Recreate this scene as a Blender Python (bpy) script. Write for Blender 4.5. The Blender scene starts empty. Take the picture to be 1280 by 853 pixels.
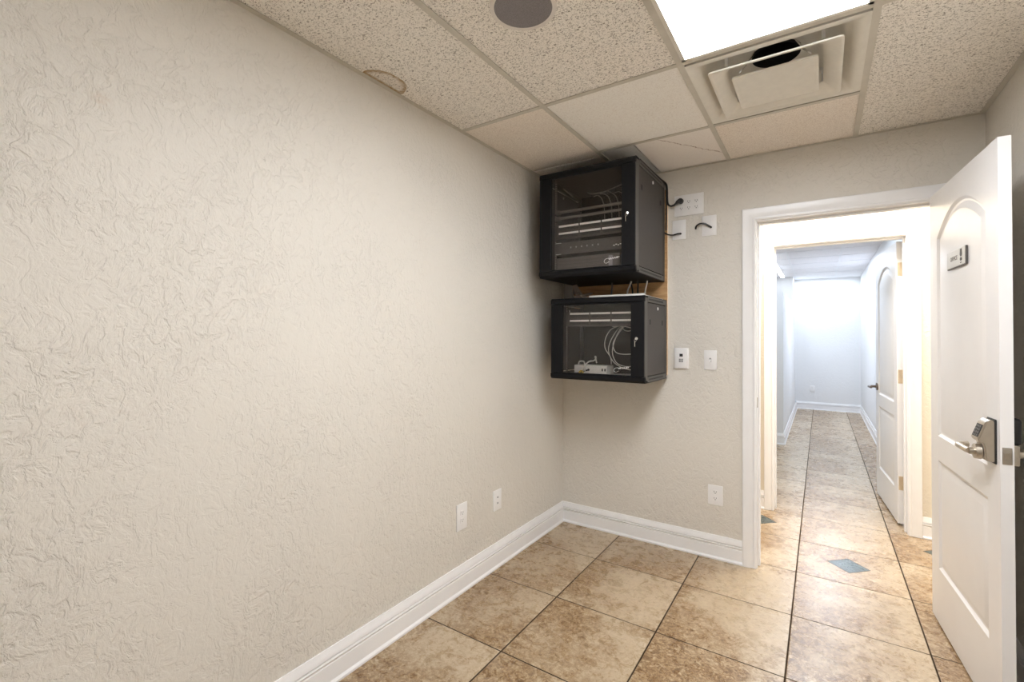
import bpy, bmesh, math, random
from mathutils import Vector, Matrix
random.seed(7)
PI = math.pi
SC = bpy.context.scene
COL = SC.collection

# ------------------------------------------------------------------ helpers
def tag(o, label=None, cat=None, group=None, kind=None):
    if label: o['label'] = label
    if cat: o['category'] = cat
    if group: o['group'] = group
    if kind: o['kind'] = kind
    return o

def smooth_path(pts, n=6):
    P = [Vector(p) for p in pts]
    if len(P) < 3: return P
    Q = [P[0] * 2 - P[1]] + P + [P[-1] * 2 - P[-2]]
    out = []
    for i in range(1, len(Q) - 2):
        a, b, c, d = Q[i - 1], Q[i], Q[i + 1], Q[i + 2]
        for k in range(n):
            t = k / n
            out.append(0.5 * ((2 * b) + (c - a) * t + (2 * a - 5 * b + 4 * c - d) * t * t + (3 * b - a - 3 * c + d) * t ** 3))
    out.append(P[-1])
    return out

class MB:
    """collects shapes into one mesh"""
    def __init__(s): s.bm = bmesh.new()
    def box(s, x0, x1, y0, y1, z0, z1, bev=0.0, seg=2):
        b = bmesh.new()
        bmesh.ops.create_cube(b, size=1.0)
        for v in b.verts:
            v.co = Vector(((x0 + x1) / 2 + v.co.x * (x1 - x0), (y0 + y1) / 2 + v.co.y * (y1 - y0), (z0 + z1) / 2 + v.co.z * (z1 - z0)))
        if bev > 0:
            bmesh.ops.bevel(b, geom=b.edges[:], offset=bev, segments=seg, affect='EDGES', profile=0.5)
        return s.merge(b)
    def merge(s, b, M=None):
        if M is not None: b.transform(M)
        me = bpy.data.meshes.new('tmp'); b.to_mesh(me); b.free()
        s.bm.from_mesh(me); bpy.data.meshes.remove(me)
        return s
    def prism(s, poly, fn, a0, a1, cap=True):
        """poly: 2D outline; fn(u, v, a) -> point; extruded from a0 to a1"""
        A = [s.bm.verts.new(fn(u, v, a0)) for u, v in poly]
        B = [s.bm.verts.new(fn(u, v, a1)) for u, v in poly]
        n = len(poly)
        for i in range(n):
            s.bm.faces.new((A[i], A[(i + 1) % n], B[(i + 1) % n], B[i]))
        if cap:
            s.bm.faces.new(A[::-1]); s.bm.faces.new(B)
        return s
    def loft(s, rings, closed=True, cap0=False, cap1=False):
        R = [[s.bm.verts.new(p) for p in r] for r in rings]
        n = len(R[0])
        for a, b in zip(R[:-1], R[1:]):
            for i in range(n if closed else n - 1):
                s.bm.faces.new((a[i], a[(i + 1) % n], b[(i + 1) % n], b[i]))
        if cap0: s.bm.faces.new(R[0][::-1])
        if cap1: s.bm.faces.new(R[-1])
        return s
    def tube(s, pts, r, seg=8, smooth=True, flat=1.0):
        P = smooth_path(pts) if smooth else [Vector(p) for p in pts]
        rings = []; N = None
        for i, p in enumerate(P):
            t = (P[min(i + 1, len(P) - 1)] - P[max(i - 1, 0)]).normalized()
            if N is None:
                N = t.cross(Vector((0, 0, 1)))
                if N.length < 1e-3: N = t.cross(Vector((1, 0, 0)))
            N = (N - t * N.dot(t)).normalized()
            Bn = t.cross(N)
            rr = r(i / (len(P) - 1)) if callable(r) else r
            rings.append([p + (N * math.cos(2 * PI * k / seg) + Bn * math.sin(2 * PI * k / seg) * flat) * rr for k in range(seg)])
        return s.loft(rings, True, True, True)
    def cyl(s, c, axis, r, h, seg=24, r2=None):
        """cylinder / cone centred at c along axis"""
        ax = Vector(axis).normalized(); c = Vector(c)
        u = ax.cross(Vector((0, 0, 1)))
        if u.length < 1e-3: u = Vector((1, 0, 0))
        u.normalize(); w = ax.cross(u)
        r2 = r if r2 is None else r2
        ring = lambda o, q: [c + ax * o + (u * math.cos(2 * PI * k / seg) + w * math.sin(2 * PI * k / seg)) * q for k in range(seg)]
        return s.loft([ring(-h / 2, r), ring(h / 2, r2)], True, True, True)
    def ring(s, c, axis, r0, r1, h, seg=40):
        ax = Vector(axis).normalized(); c = Vector(c)
        u = ax.cross(Vector((0, 0, 1)))
        if u.length < 1e-3: u = Vector((1, 0, 0))
        u.normalize(); w = ax.cross(u)
        rg = lambda o, q: [c + ax * o + (u * math.cos(2 * PI * k / seg) + w * math.sin(2 * PI * k / seg)) * q for k in range(seg)]
        return s.loft([rg(-h / 2, r0), rg(-h / 2, r1), rg(h / 2, r1), rg(h / 2, r0), rg(-h / 2, r0)], True)
    def build(s, name, mat, parent=None, local=False, smooth=35):
        bm = s.bm
        bmesh.ops.remove_doubles(bm, verts=bm.verts[:], dist=1e-6)
        bmesh.ops.recalc_face_normals(bm, faces=bm.faces[:])
        me = bpy.data.meshes.new(name)
        for f in bm.faces: f.smooth = True
        bm.to_mesh(me); bm.free()
        me.set_sharp_from_angle(angle=math.radians(smooth))
        for m in (mat if isinstance(mat, (list, tuple)) else [mat]): me.materials.append(m)
        o = bpy.data.objects.new(name, me); COL.objects.link(o)
        if parent is not None:
            o.parent = parent
            if not local:
                r = parent
                while r.parent: r = r.parent
                me.transform(r.matrix_basis.inverted())
        return o

def thing(name, loc, label, cat, group=None, rz=0.0):
    o = bpy.data.objects.new(name, None); COL.objects.link(o)
    o.location = loc; o.rotation_euler = (0, 0, rz)
    o.empty_display_size = 0.05
    o.matrix_basis = Matrix.Translation(loc) @ Matrix.Rotation(rz, 4, 'Z')
    return tag(o, label, cat, group)

def struct(o, label, cat):
    return tag(o, label, cat, None, 'structure')

def origin(o, loc):
    """move an object's origin without moving its mesh"""
    o.data.transform(Matrix.Translation(-Vector(loc))); o.location = loc
    return o

# ------------------------------------------------------------------ materials
class NT:
    def __init__(s, name):
        s.m = bpy.data.materials.new(name); s.m.use_nodes = True
        s.t = s.m.node_tree; s.b = s.t.nodes['Principled BSDF']; s.out = s.t.nodes['Material Output']
    def n(s, typ, **kw):
        nd = s.t.nodes.new(typ)
        for k, v in kw.items():
            if k in nd.inputs: s.put(nd.inputs[k], v)
            else: setattr(nd, k, v)
        return nd
    def put(s, inp, v):
        if hasattr(v, 'is_output') or isinstance(v, bpy.types.NodeSocket): s.t.links.new(v, inp)
        else: inp.default_value = v
    def math(s, op, a, b=0.0, c=None):
        nd = s.t.nodes.new('ShaderNodeMath'); nd.operation = op
        s.put(nd.inputs[0], a); s.put(nd.inputs[1], b)
        if c is not None: s.put(nd.inputs[2], c)
        return nd.outputs[0]
    def mix(s, f, a, b, mode='MIX'):
        nd = s.t.nodes.new('ShaderNodeMix'); nd.data_type = 'RGBA'; nd.blend_type = mode
        s.put(nd.inputs[0], f); s.put(nd.inputs[6], a); s.put(nd.inputs[7], b)
        return nd.outputs[2]
    def ramp(s, f, stops, interp='LINEAR'):
        nd = s.t.nodes.new('ShaderNodeValToRGB'); nd.color_ramp.interpolation = interp
        e = nd.color_ramp.elements
        while len(e) < len(stops): e.new(0.5)
        for i, (p, c) in enumerate(stops):
            e[i].position = p; e[i].color = c if len(c) == 4 else (*c, 1)
        s.put(nd.inputs[0], f)
        return nd.outputs[0]
    def noise(s, vec, scale, detail=2.0, rough=0.5, dist=0.0, out=0):
        nd = s.t.nodes.new('ShaderNodeTexNoise')
        s.t.links.new(vec, nd.inputs['Vector'])
        nd.inputs['Scale'].default_value = scale; nd.inputs['Detail'].default_value = detail
        nd.inputs['Roughness'].default_value = rough; nd.inputs['Distortion'].default_value = dist
        return nd.outputs[out]
    def pos(s):
        return s.n('ShaderNodeNewGeometry').outputs['Position']
    def obj(s):
        return s.n('ShaderNodeTexCoord').outputs['Object']
    def mapped(s, vec, scale=(1, 1, 1), rot=(0, 0, 0), loc=(0, 0, 0)):
        nd = s.t.nodes.new('ShaderNodeMapping'); s.t.links.new(vec, nd.inputs[0])
        nd.inputs['Scale'].default_value = scale; nd.inputs['Rotation'].default_value = rot; nd.inputs['Location'].default_value = loc
        return nd.outputs[0]
    def bump(s, h, strength=0.3, dist=0.01, normal=None):
        nd = s.t.nodes.new('ShaderNodeBump'); nd.inputs['Strength'].default_value = strength; nd.inputs['Distance'].default_value = dist
        s.put(nd.inputs['Height'], h)
        if normal is not None: s.t.links.new(normal, nd.inputs['Normal'])
        s.t.links.new(nd.outputs[0], s.b.inputs['Normal'])
        return nd.outputs[0]
    def base(s, c, rough=0.5, metal=0.0, spec=0.5):
        s.put(s.b.inputs['Base Color'], c if not (isinstance(c, tuple) and len(c) == 3) else (*c, 1))
        s.put(s.b.inputs['Roughness'], rough); s.b.inputs['Metallic'].default_value = metal
        s.b.inputs['Specular IOR Level'].default_value = spec
        return s

def plain(name, c, rough=0.5, metal=0.0, spec=0.5, var=0.04, scale=30.0, bump=0.0):
    """a paint, plastic or metal with a slight unevenness"""
    t = NT(name)
    v = t.noise(t.obj(), scale, 3.0)
    lo = tuple(max(0, x * (1 - var)) for x in c); hi = tuple(min(1, x * (1 + var)) for x in c)
    t.base(t.ramp(v, [(0.3, lo), (0.7, hi)]), rough, metal, spec)
    if bump: t.bump(v, bump, 0.002)
    return t.m

def emit(name, c, strength):
    t = NT(name)
    t.base((0.9, 0.9, 0.9), 0.5)
    t.b.inputs['Emission Color'].default_value = (*c, 1); t.b.inputs['Emission Strength'].default_value = strength
    return t.m

def wall_paint(name, c, strength=0.60, rough=0.5, spec=0.4):
    """painted plaster with a trowelled knock-down texture"""
    t = NT(name); p = t.pos()
    warp = t.n('ShaderNodeVectorMath', operation='ADD')
    wn = t.noise(p, 6.0, 2.0, out=1)
    sc = t.n('ShaderNodeVectorMath', operation='SCALE'); t.t.links.new(wn, sc.inputs[0]); sc.inputs['Scale'].default_value = 0.10
    t.t.links.new(p, warp.inputs[0]); t.t.links.new(sc.outputs[0], warp.inputs[1])
    q = t.mapped(warp.outputs[0], (1.0, 1.0, 0.75), (0.5, 0.5, 0.3))
    a = t.ramp(t.noise(q, 30.0, 5.0, 0.58, 0.7), [(0.42, (0, 0, 0)), (0.50, (0.8, 0.8, 0.8)), (0.72, (1, 1, 1))])
    b = t.ramp(t.noise(q, 85.0, 3.0, 0.6, 0.5), [(0.35, (0, 0, 0)), (0.65, (1, 1, 1))])
    patch = t.ramp(t.noise(p, 2.2, 2.0), [(0.35, (0.35, 0.35, 0.35)), (0.65, (1, 1, 1))])
    h = t.math('MULTIPLY', t.math('ADD', t.math('MULTIPLY', a, 1.0), t.math('MULTIPLY', b, 0.45)), patch)
    tone = t.noise(p, 1.3, 3.0)
    col = t.mix(tone, tuple(x * 0.975 for x in c) + (1,), tuple(min(1, x * 1.025) for x in c) + (1,))
    t.base(col, rough, 0, spec)
    t.bump(h, strength, 0.005)
    return t
WALL_C = (0.70, 0.665, 0.602)
_w = wall_paint('cream_wall_paint', WALL_C); M_WALL = _w.m
# the long wall has a faint scuff and a tiny hole of its own
_w = wall_paint('cream_wall_paint_scuffed', WALL_C)
_d = _w.n('ShaderNodeVectorMath', operation='DISTANCE'); _w.t.links.new(_w.pos(), _d.inputs[0]); _d.inputs[1].default_value = (0.0, -2.69, 1.985)
_sc = _w.math('MULTIPLY', _w.ramp(_d.outputs['Value'], [(0.0, (0.6, 0.6, 0.6)), (0.012, (0.5, 0.5, 0.5)), (0.030, (0, 0, 0))]), _w.ramp(_w.noise(_w.pos(), 90.0, 3.0), [(0.35, (0, 0, 0)), (0.6, (1, 1, 1))]))
_src = _w.b.inputs['Base Color'].links[0].from_socket
_w.put(_w.b.inputs['Base Color'], _w.mix(_sc, _src, (0.60, 0.50, 0.41, 1)))
M_WALL_L = _w.m
M_WALL_HALL = wall_paint('white_hall_paint', (0.76, 0.76, 0.76), 0.25).m
M_WALL_COR = wall_paint('corridor_paint', (0.74, 0.68, 0.57), 0.5).m

M_TRIM = plain('white_gloss_trim', (0.84, 0.835, 0.835), 0.28, 0, 0.5, 0.015, 12)
M_DOOR = plain('white_door_paint', (0.80, 0.785, 0.775), 0.32, 0, 0.5, 0.015, 8)
M_PLATE = plain('white_plate_plastic', (0.82, 0.81, 0.80), 0.35, 0, 0.5, 0.01)
M_SLOT = plain('dark_slot', (0.02, 0.02, 0.02), 0.6)
M_GREYMARK = plain('grey_marking', (0.30, 0.30, 0.30), 0.5)
M_BLACK = plain('black_powder_coat', (0.008, 0.008, 0.009), 0.5, 0, 0.15, 0.1, 60, 0.05)
M_SIDE = plain('charcoal_side_panel', (0.052, 0.047, 0.045), 0.45, 0, 0.35, 0.06, 60, 0.05)
M_SIDE_EDGE = plain('charcoal_frame_edge', (0.068, 0.066, 0.062), 0.40, 0, 0.4, 0.05)
M_INNER = plain('rack_inside_grey', (0.062, 0.053, 0.049), 0.55, 0, 0.4, 0.08)
M_DEVICE = plain('grey_device_face', (0.085, 0.078, 0.075), 0.45, 0.2, 0.5, 0.06)
M_DEVICE2 = plain('taupe_device_face', (0.12, 0.105, 0.10), 0.45, 0.2, 0.5, 0.06)
M_STRIP = plain('white_label_strip', (0.92, 0.91, 0.89), 0.5)
M_WHITEPL = plain('white_device_plastic', (0.78, 0.77, 0.73), 0.4)
M_CABLE_W = plain('white_cable', (0.62, 0.61, 0.58), 0.5)
M_CABLE_G = plain('grey_cable', (0.17, 0.155, 0.145), 0.5)
M_CABLE_T = plain('taupe_cable', (0.34, 0.27, 0.22), 0.5)
M_CABLE_K = plain('black_cable', (0.012, 0.011, 0.011), 0.4)
M_CABLE_Y = plain('yellow_cable', (0.65, 0.45, 0.05), 0.5)
M_NICKEL = plain('satin_nickel', (0.50, 0.45, 0.38), 0.34, 1.0, 0.5, 0.05, 40)
M_NICKEL_D = plain('dull_nickel_plate', (0.42, 0.38, 0.33), 0.42, 1.0, 0.5, 0.05, 40)
M_CHROME = plain('bright_metal', (0.75, 0.75, 0.74), 0.22, 1.0)
M_BRONZE = plain('dark_bronze', (0.16, 0.13, 0.11), 0.35, 0.8)
M_BRASS = plain('aged_brass', (0.66, 0.54, 0.38), 0.45, 0.6, 0.5, 0.1)
M_KEYPAD = plain('dark_keypad', (0.035, 0.033, 0.033), 0.5, 0, 0.2)
M_GASKET = plain('black_gasket', (0.015, 0.015, 0.015), 0.5)
M_VENT = plain('vent_enamel', (0.74, 0.71, 0.64), 0.35, 0, 0.5, 0.03)
M_DUCT = plain('dark_duct', (0.018, 0.017, 0.017), 0.6, 0, 0.4, 0.3, 40)
M_GRID = plain('ceiling_grid_enamel', (0.58, 0.545, 0.475), 0.42, 0, 0.4, 0.05, 15)
M_SPK_RIM = plain('speaker_rim_white', (0.74, 0.69, 0.64), 0.4)
M_VOID = plain('plenum_dark', (0.05, 0.045, 0.04), 0.9)
M_GREYDUCT = plain('grey_cable_duct', (0.20, 0.19, 0.18), 0.5)
M_SIGN_BACK = plain('sign_dark_edge', (0.09, 0.08, 0.075), 0.4)
M_SIGN = plain('sign_silver_plate', (0.62, 0.60, 0.56), 0.32, 0.35, 0.5, 0.04)
M_SIGN_INK = plain('sign_dark_ink', (0.05, 0.04, 0.035), 0.5)
M_SPKGRILL = None

def m_speaker():
    t = NT('speaker_grille_grey'); p = t.obj()
    v = t.n('ShaderNodeTexVoronoi', feature='F1'); t.t.links.new(p, v.inputs['Vector']); v.inputs['Scale'].default_value = 380
    t.base(t.ramp(v.outputs['Distance'], [(0.2, (0.16, 0.145, 0.155)), (0.5, (0.26, 0.24, 0.25))]), 0.5, 0.2)
    t.bump(v.outputs['Distance'], 0.2, 0.001)
    return t.m
M_SPKGRILL = m_speaker()

def m_glass():
    t = NT('tinted_door_glass')
    t.t.nodes.remove(t.b)
    tr = t.n('ShaderNodeBsdfTransparent'); tr.inputs[0].default_value = (0.93, 0.92, 0.91, 1)
    gl = t.n('ShaderNodeBsdfGlossy'); gl.inputs['Roughness'].default_value = 0.02; gl.inputs[0].default_value = (0.9, 0.9, 0.9, 1)
    fr = t.n('ShaderNodeFresnel'); fr.inputs[0].default_value = 1.5
    lw = t.math('MULTIPLY_ADD', fr.outputs[0], 0.45, 0.01)
    mx = t.n('ShaderNodeMixShader'); t.t.links.new(lw, mx.inputs[0])
    t.t.links.new(tr.outputs[0], mx.inputs[1]); t.t.links.new(gl.outputs[0], mx.inputs[2])
    t.t.links.new(mx.outputs[0], t.out.inputs[0])
    return t.m
M_GLASS = m_glass()

def m_punch():
    t = NT('punched_rail_holes'); sep = t.n('ShaderNodeSeparateXYZ'); t.t.links.new(t.pos(), sep.inputs[0])
    fz = t.math('FRACT', t.math('DIVIDE', sep.outputs[2], 0.0148))
    t.base(t.mix(t.math('LESS_THAN', fz, 0.4), (0.062, 0.053, 0.049, 1), (0.33, 0.30, 0.28, 1)), 0.5)
    return t.m
M_PUNCH = m_punch()

def m_plywood():
    t = NT('plywood_board'); p = t.mapped(t.obj(), (1.0, 1.0, 9.0))
    g = t.noise(p, 5.0, 4.0, 0.6, 0.6)
    t.base(t.ramp(g, [(0.3, (0.36, 0.20, 0.085)), (0.55, (0.50, 0.30, 0.14)), (0.75, (0.60, 0.40, 0.21))]), 0.6, 0, 0.3)
    t.bump(g, 0.15, 0.002)
    return t.m
M_PLY = m_plywood()
M_PLYEDGE = plain('plywood_cut_edge', (0.84, 0.70, 0.54), 0.6)

def m_ceiling_tile(name, c, dark, dens=0.6, smooth=False, extra=None, scale=1.0):
    t = NT(name); p = t.pos()
    tw = t.n('ShaderNodeObjectInfo').outputs['Random']
    off = t.n('ShaderNodeVectorMath', operation='ADD'); t.t.links.new(p, off.inputs[0])
    cmb = t.n('ShaderNodeCombineXYZ'); t.t.links.new(t.math('MULTIPLY', tw, 17.0), cmb.inputs[0]); t.t.links.new(t.math('MULTIPLY', tw, 9.0), cmb.inputs[1])
    t.t.links.new(cmb.outputs[0], off.inputs[1]); q = off.outputs[0]
    worm = t.noise(t.mapped(q, (1.0, 1.7, 1.0), (0, 0, 0.5)), 112.0 * scale, 2.0, 0.55, 1.2)
    w2 = t.noise(t.mapped(q, (1.7, 1.0, 1.0), (0, 0, 0.2)), 165.0 * scale, 1.0, 0.5, 0.8)
    lo = dens
    m1 = t.ramp(worm, [(lo, (0, 0, 0)), (lo + 0.035, (1, 1, 1))])
    m2 = t.ramp(w2, [(lo + 0.03, (0, 0, 0)), (lo + 0.07, (0.7, 0.7, 0.7))])
    mk = t.math('MAXIMUM', m1, m2)
    grain = t.noise(q, 420.0, 2.0)
    tone = t.mix(grain, tuple(x * 0.93 for x in c) + (1,), tuple(min(1, x * 1.05) for x in c) + (1,))
    big = t.noise(q, 3.0, 2.0)
    tone = t.mix(big, tone, t.mix(0.5, tone, (c[0] * 1.05, c[1] * 0.98, c[2] * 0.94, 1)))
    col = t.mix(t.math('MULTIPLY', mk, 0.45 if smooth else 0.85), tone, (*dark, 1))
    if extra: col = extra(t, p, col)
    t.base(col, 0.85, 0, 0.15)
    t.bump(t.math('SUBTRACT', t.math('MULTIPLY', grain, 0.3), mk), 0.25 if smooth else 0.5, 0.002)
    return t.m
CT = (0.91, 0.885, 0.83); CTD = (0.17, 0.14, 0.105)
def stain(t, p, col):
    """an old water ring on the tile, against the wall"""
    wob = t.noise(p, 24.0, 4.0, 0.6)
    q = t.mapped(p, (1 / 0.085, 1 / 0.105, 0.0), (0, 0, 0), (-0.030 / 0.085, 1.755 / 0.105, 0))
    ln = t.n('ShaderNodeVectorMath', operation='LENGTH'); t.t.links.new(q, ln.inputs[0])
    r = t.math('ADD', ln.outputs['Value'], t.math('MULTIPLY', t.math('SUBTRACT', wob, 0.5), 0.22))
    ringm = t.ramp(r, [(0.0, (0.12, 0.12, 0.12)), (0.72, (0.15, 0.15, 0.15)), (0.88, (0.75, 0.75, 0.75)), (1.0, (0.85, 0.85, 0.85)), (1.05, (0, 0, 0))])
    sep = t.n('ShaderNodeSeparateXYZ'); t.t.links.new(p, sep.inputs[0])
    edge = t.math('MULTIPLY', t.ramp(sep.outputs[0], [(0.028, (1, 1, 1)), (0.040, (0, 0, 0))]), t.ramp(r, [(0.95, (0.9, 0.9, 0.9)), (1.05, (0, 0, 0))]))
    m = t.math('MULTIPLY', t.math('MAXIMUM', ringm, edge), t.ramp(t.noise(p, 60.0, 2.0), [(0.3, (0.65, 0.65, 0.65)), (0.6, (1, 1, 1))]))
    return t.mix(m, col, (0.34, 0.21, 0.07, 1))
def crack(t, p, col):
    """a hairline crack running across the tile"""
    sep = t.n('ShaderNodeSeparateXYZ'); t.t.links.new(p, sep.inputs[0])
    wob = t.math('MULTIPLY', t.math('SUBTRACT', t.noise(p, 38.0, 4.0, 0.65), 0.5), 0.075)
    line = t.math('ADD', t.math('MULTIPLY', t.math('SUBTRACT', sep.outputs[0], 0.86), 1.42), -0.515)
    d = t.math('ABSOLUTE', t.math('ADD', t.math('SUBTRACT', sep.outputs[1], line), wob))
    m = t.math('MULTIPLY', t.ramp(d, [(0.0024, (1, 1, 1)), (0.0055, (0, 0, 0))]), t.ramp(t.noise(p, 110.0, 1.0), [(0.3, (0.45, 0.45, 0.45)), (0.5, (1, 1, 1))]))
    return t.mix(t.math('MULTIPLY', m, 0.9), col, (0.26, 0.14, 0.09, 1))
M_TILE = m_ceiling_tile('fissured_ceiling_tile', CT, CTD, 0.585)
M_TILE_STAIN = m_ceiling_tile('stained_ceiling_tile', CT, CTD, 0.59, False, stain)
M_TILE_FINE = m_ceiling_tile('fine_grained_ceiling_tile', (0.89, 0.84, 0.765), (0.33, 0.23, 0.17), 0.565, True, None, 1.5)
M_TILE_SMOOTH = m_ceiling_tile('smooth_ceiling_tile', (0.90, 0.895, 0.86), (0.46, 0.37, 0.30), 0.60, True, None, 1.4)
M_TILE_CRACK = m_ceiling_tile('cracked_ceiling_tile', (0.90, 0.87, 0.83), (0.5, 0.42, 0.36), 0.64, True, crack, 1.4)
M_TILE_HALL = m_ceiling_tile('hall_ceiling_tile', (0.80, 0.80, 0.82), (0.45, 0.45, 0.47), 0.60, True, None, 0.8)

TX0, TPX, TY0, TPY = 0.4464, 0.5157, -0.931, 0.5077
def m_floor():
    t = NT('porcelain_floor_tile'); p = t.pos()
    sep = t.n('ShaderNodeSeparateXYZ'); t.t.links.new(p, sep.inputs[0])
    u = t.math('DIVIDE', t.math('SUBTRACT', sep.outputs[0], TX0), TPX)
    v = t.math('DIVIDE', t.math('SUBTRACT', sep.outputs[1], TY0), TPY)
    iu, iv = t.math('FLOOR', u), t.math('FLOOR', v)
    fu, fv = t.math('SUBTRACT', u, iu), t.math('SUBTRACT', v, iv)
    eu = t.math('SUBTRACT', 0.5, t.math('ABSOLUTE', t.math('SUBTRACT', fu, 0.5)))
    ev = t.math('SUBTRACT', 0.5, t.math('ABSOLUTE', t.math('SUBTRACT', fv, 0.5)))
    gu = t.ramp(eu, [(0.0056, (1, 1, 1)), (0.0084, (0, 0, 0))]); gv = t.ramp(ev, [(0.0050, (1, 1, 1)), (0.0078, (0, 0, 0))])
    g = t.math('MAXIMUM', gu, gv)
    idv = t.n('ShaderNodeCombineXYZ'); t.t.links.new(iu, idv.inputs[0]); t.t.links.new(iv, idv.inputs[1])
    wn = t.n('ShaderNodeTexWhiteNoise'); wn.noise_dimensions = '3D'; t.t.links.new(idv.outputs[0], wn.inputs['Vector'])
    offs = t.n('ShaderNodeVectorMath', operation='SCALE'); t.t.links.new(wn.outputs['Color'], offs.inputs[0]); offs.inputs['Scale'].default_value = 23.0
    q = t.n('ShaderNodeVectorMath', operation='ADD'); t.t.links.new(p, q.inputs[0]); t.t.links.new(offs.outputs[0], q.inputs[1]); q = q.outputs[0]
    big = t.noise(q, 3.0, 3.0, 0.5, 0.6)
    mid = t.noise(q, 17.0, 6.0, 0.70, 0.6)
    fine = t.noise(q, 75.0, 5.0, 0.72, 0.8)
    vein = t.noise(q, 34.0, 6.0, 0.72, 1.4)
    grad = t.math('ADD', t.math('MULTIPLY', t.math('SUBTRACT', fu, 0.5), 0.30), t.math('MULTIPLY', t.math('SUBTRACT', fv, 0.5), 0.06))
    a = t.math('ADD', t.math('ADD', t.math('MULTIPLY', big, 1.0), t.math('MULTIPLY', t.math('SUBTRACT', mid, 0.5), 0.55)), grad)
    a = t.math('ADD', a, t.math('MULTIPLY', t.math('SUBTRACT', wn.outputs['Value'], 0.5), 0.14))
    mask = t.ramp(a, [(0.34, (1, 1, 1)), (0.48, (0.60, 0.60, 0.60)), (0.63, (0, 0, 0))])
    grainv = t.math('ADD', t.math('MULTIPLY', vein, 0.6), t.math('MULTIPLY', fine, 0.4))
    light = t.ramp(grainv, [(0.38, (0.315, 0.225, 0.135)), (0.48, (0.435, 0.335, 0.22)), (0.60, (0.53, 0.43, 0.31))])
    dark = t.ramp(grainv, [(0.39, (0.130, 0.072, 0.032)), (0.47, (0.225, 0.135, 0.066)), (0.53, (0.34, 0.23, 0.125)), (0.60, (0.50, 0.39, 0.26))])
    col = t.mix(mask, light, dark)
    # slate diamonds set into every other tile of the corridor
    du = t.math('ABSOLUTE', t.math('MULTIPLY', t.math('SUBTRACT', fu, 0.5), TPX))
    dv = t.math('ABSOLUTE', t.math('MULTIPLY', t.math('SUBTRACT', fv, 0.52), TPY))
    dd = t.math('ADD', du, dv)
    par = t.math('ABSOLUTE', t.math('MODULO', t.math('ADD', iu, iv), 2.0))
    rows = t.math('MULTIPLY', t.math('GREATER_THAN', iv, 1.5), t.math('LESS_THAN', iv, 3.5))
    inlay = t.math('MULTIPLY', t.math('LESS_THAN', par, 0.5), rows)
    dia = t.math('MULTIPLY', t.math('LESS_THAN', dd, 0.104), inlay)
    rim = t.math('MULTIPLY', t.math('MULTIPLY', t.math('LESS_THAN', dd, 0.108), t.math('GREATER_THAN', dd, 0.103)), inlay)
    slate = t.ramp(t.noise(p, 60.0, 4.0, 0.6, 0.4), [(0.3, (0.035, 0.050, 0.048)), (0.6, (0.075, 0.098, 0.090)), (0.8, (0.15, 0.17, 0.145))])
    col = t.mix(dia, col, slate)
    gm = t.math('MAXIMUM', g, rim)
    col = t.mix(gm, col, (0.030, 0.019, 0.011, 1))
    rg = t.math('ADD', t.math('MULTIPLY', mid, 0.16), 0.20)
    rg = t.math('ADD', rg, t.math('MULTIPLY', gm, 0.5))
    t.base(col, rg, 0, 0.5)
    t.put(t.b.inputs['Specular IOR Level'], t.math('MULTIPLY', t.math('SUBTRACT', 1.0, gm), 0.5))
    t.bump(t.math('SUBTRACT', t.math('MULTIPLY', fine, 0.10), gm), 0.35, 0.002)
    return t.m
M_FLOOR = m_floor()

# ------------------------------------------------------------------ the setting
H = 2.4493            # room ceiling
XR, YF = 2.265, -4.75  # right wall, wall behind the camera
T1, Y2, T2 = 0.12, 1.12, 0.14   # back wall thickness, corridor's far wall, its thickness
DL, DR, DZ = 1.285, 2.100, 2.055   # room doorway between jambs
EL, ER, EZ = 1.292, 2.100, 2.085   # corridor doorway between jambs
HX0, HX1, HY1, HH = -1.2, 2.21, 7.52, 2.50   # far hall

m = MB().box(-1.9, 4.2, YF - 0.2, HY1 + 0.2, -0.08, 0.0)
struct(m.build('floor', M_FLOOR), 'beige and brown porcelain tile floor with thin dark grout lines', 'floor')
m = MB().box(-0.12, 0.0, YF, 0.0, 0.0, H + 0.3)
struct(m.build('wall_left', M_WALL_L), 'long cream textured plaster wall with two white outlets near its base', 'wall')
m = MB().box(-0.12, DL - 0.02, 0.0, T1, 0, H + 0.3).box(DR + 0.02, XR + 0.12, 0.0, T1, 0, H + 0.3).box(DL - 0.02, DR + 0.02, 0.0, T1, DZ + 0.02, H + 0.3)
struct(m.build('wall_back', M_WALL), 'cream textured wall behind the black cabinets with the open doorway in it', 'wall')
m = MB().box(XR, XR + 0.12, YF, 0.0, 0, H + 0.3)
struct(m.build('wall_right', M_WALL), 'cream wall in shade behind the open white office door', 'wall')
m = MB().box(-0.12, XR + 0.12, YF - 0.12, YF, 0, H + 0.3)
struct(m.build('wall_front', M_WALL), 'plain cream wall closing the office opposite the doorway', 'wall')
m = MB().box(-1.9, EL - 0.02, Y2, Y2 + T2, 0, 2.75).box(ER + 0.02, 4.2, Y2, Y2 + T2, 0, 2.75).box(EL - 0.02, ER + 0.02, Y2, Y2 + T2, EZ + 0.02, 2.75)
struct(m.build('wall_corridor', M_WALL_COR), 'brightly lit cream corridor wall facing the office doorway', 'wall')
m = MB().box(-1.9, -1.8, T1, Y2, 0, 2.75).box(4.1, 4.2, T1, Y2, 0, 2.75).box(-1.9, -0.12, T1 - 0.02, T1, 0, 2.75).box(XR + 0.12, 4.2, T1 - 0.02, T1, 0, 2.75)
struct(m.build('wall_corridor_end', M_WALL_COR), 'cream end walls of the cross corridor outside the office', 'wall')
m = MB().box(HX0 - 0.1, HX1 + 0.1, HY1, HY1 + 0.1, 0, HH + 0.2)
struct(m.build('wall_hall_end', M_WALL_HALL), 'white end wall at the far end of the hall', 'wall')
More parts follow.
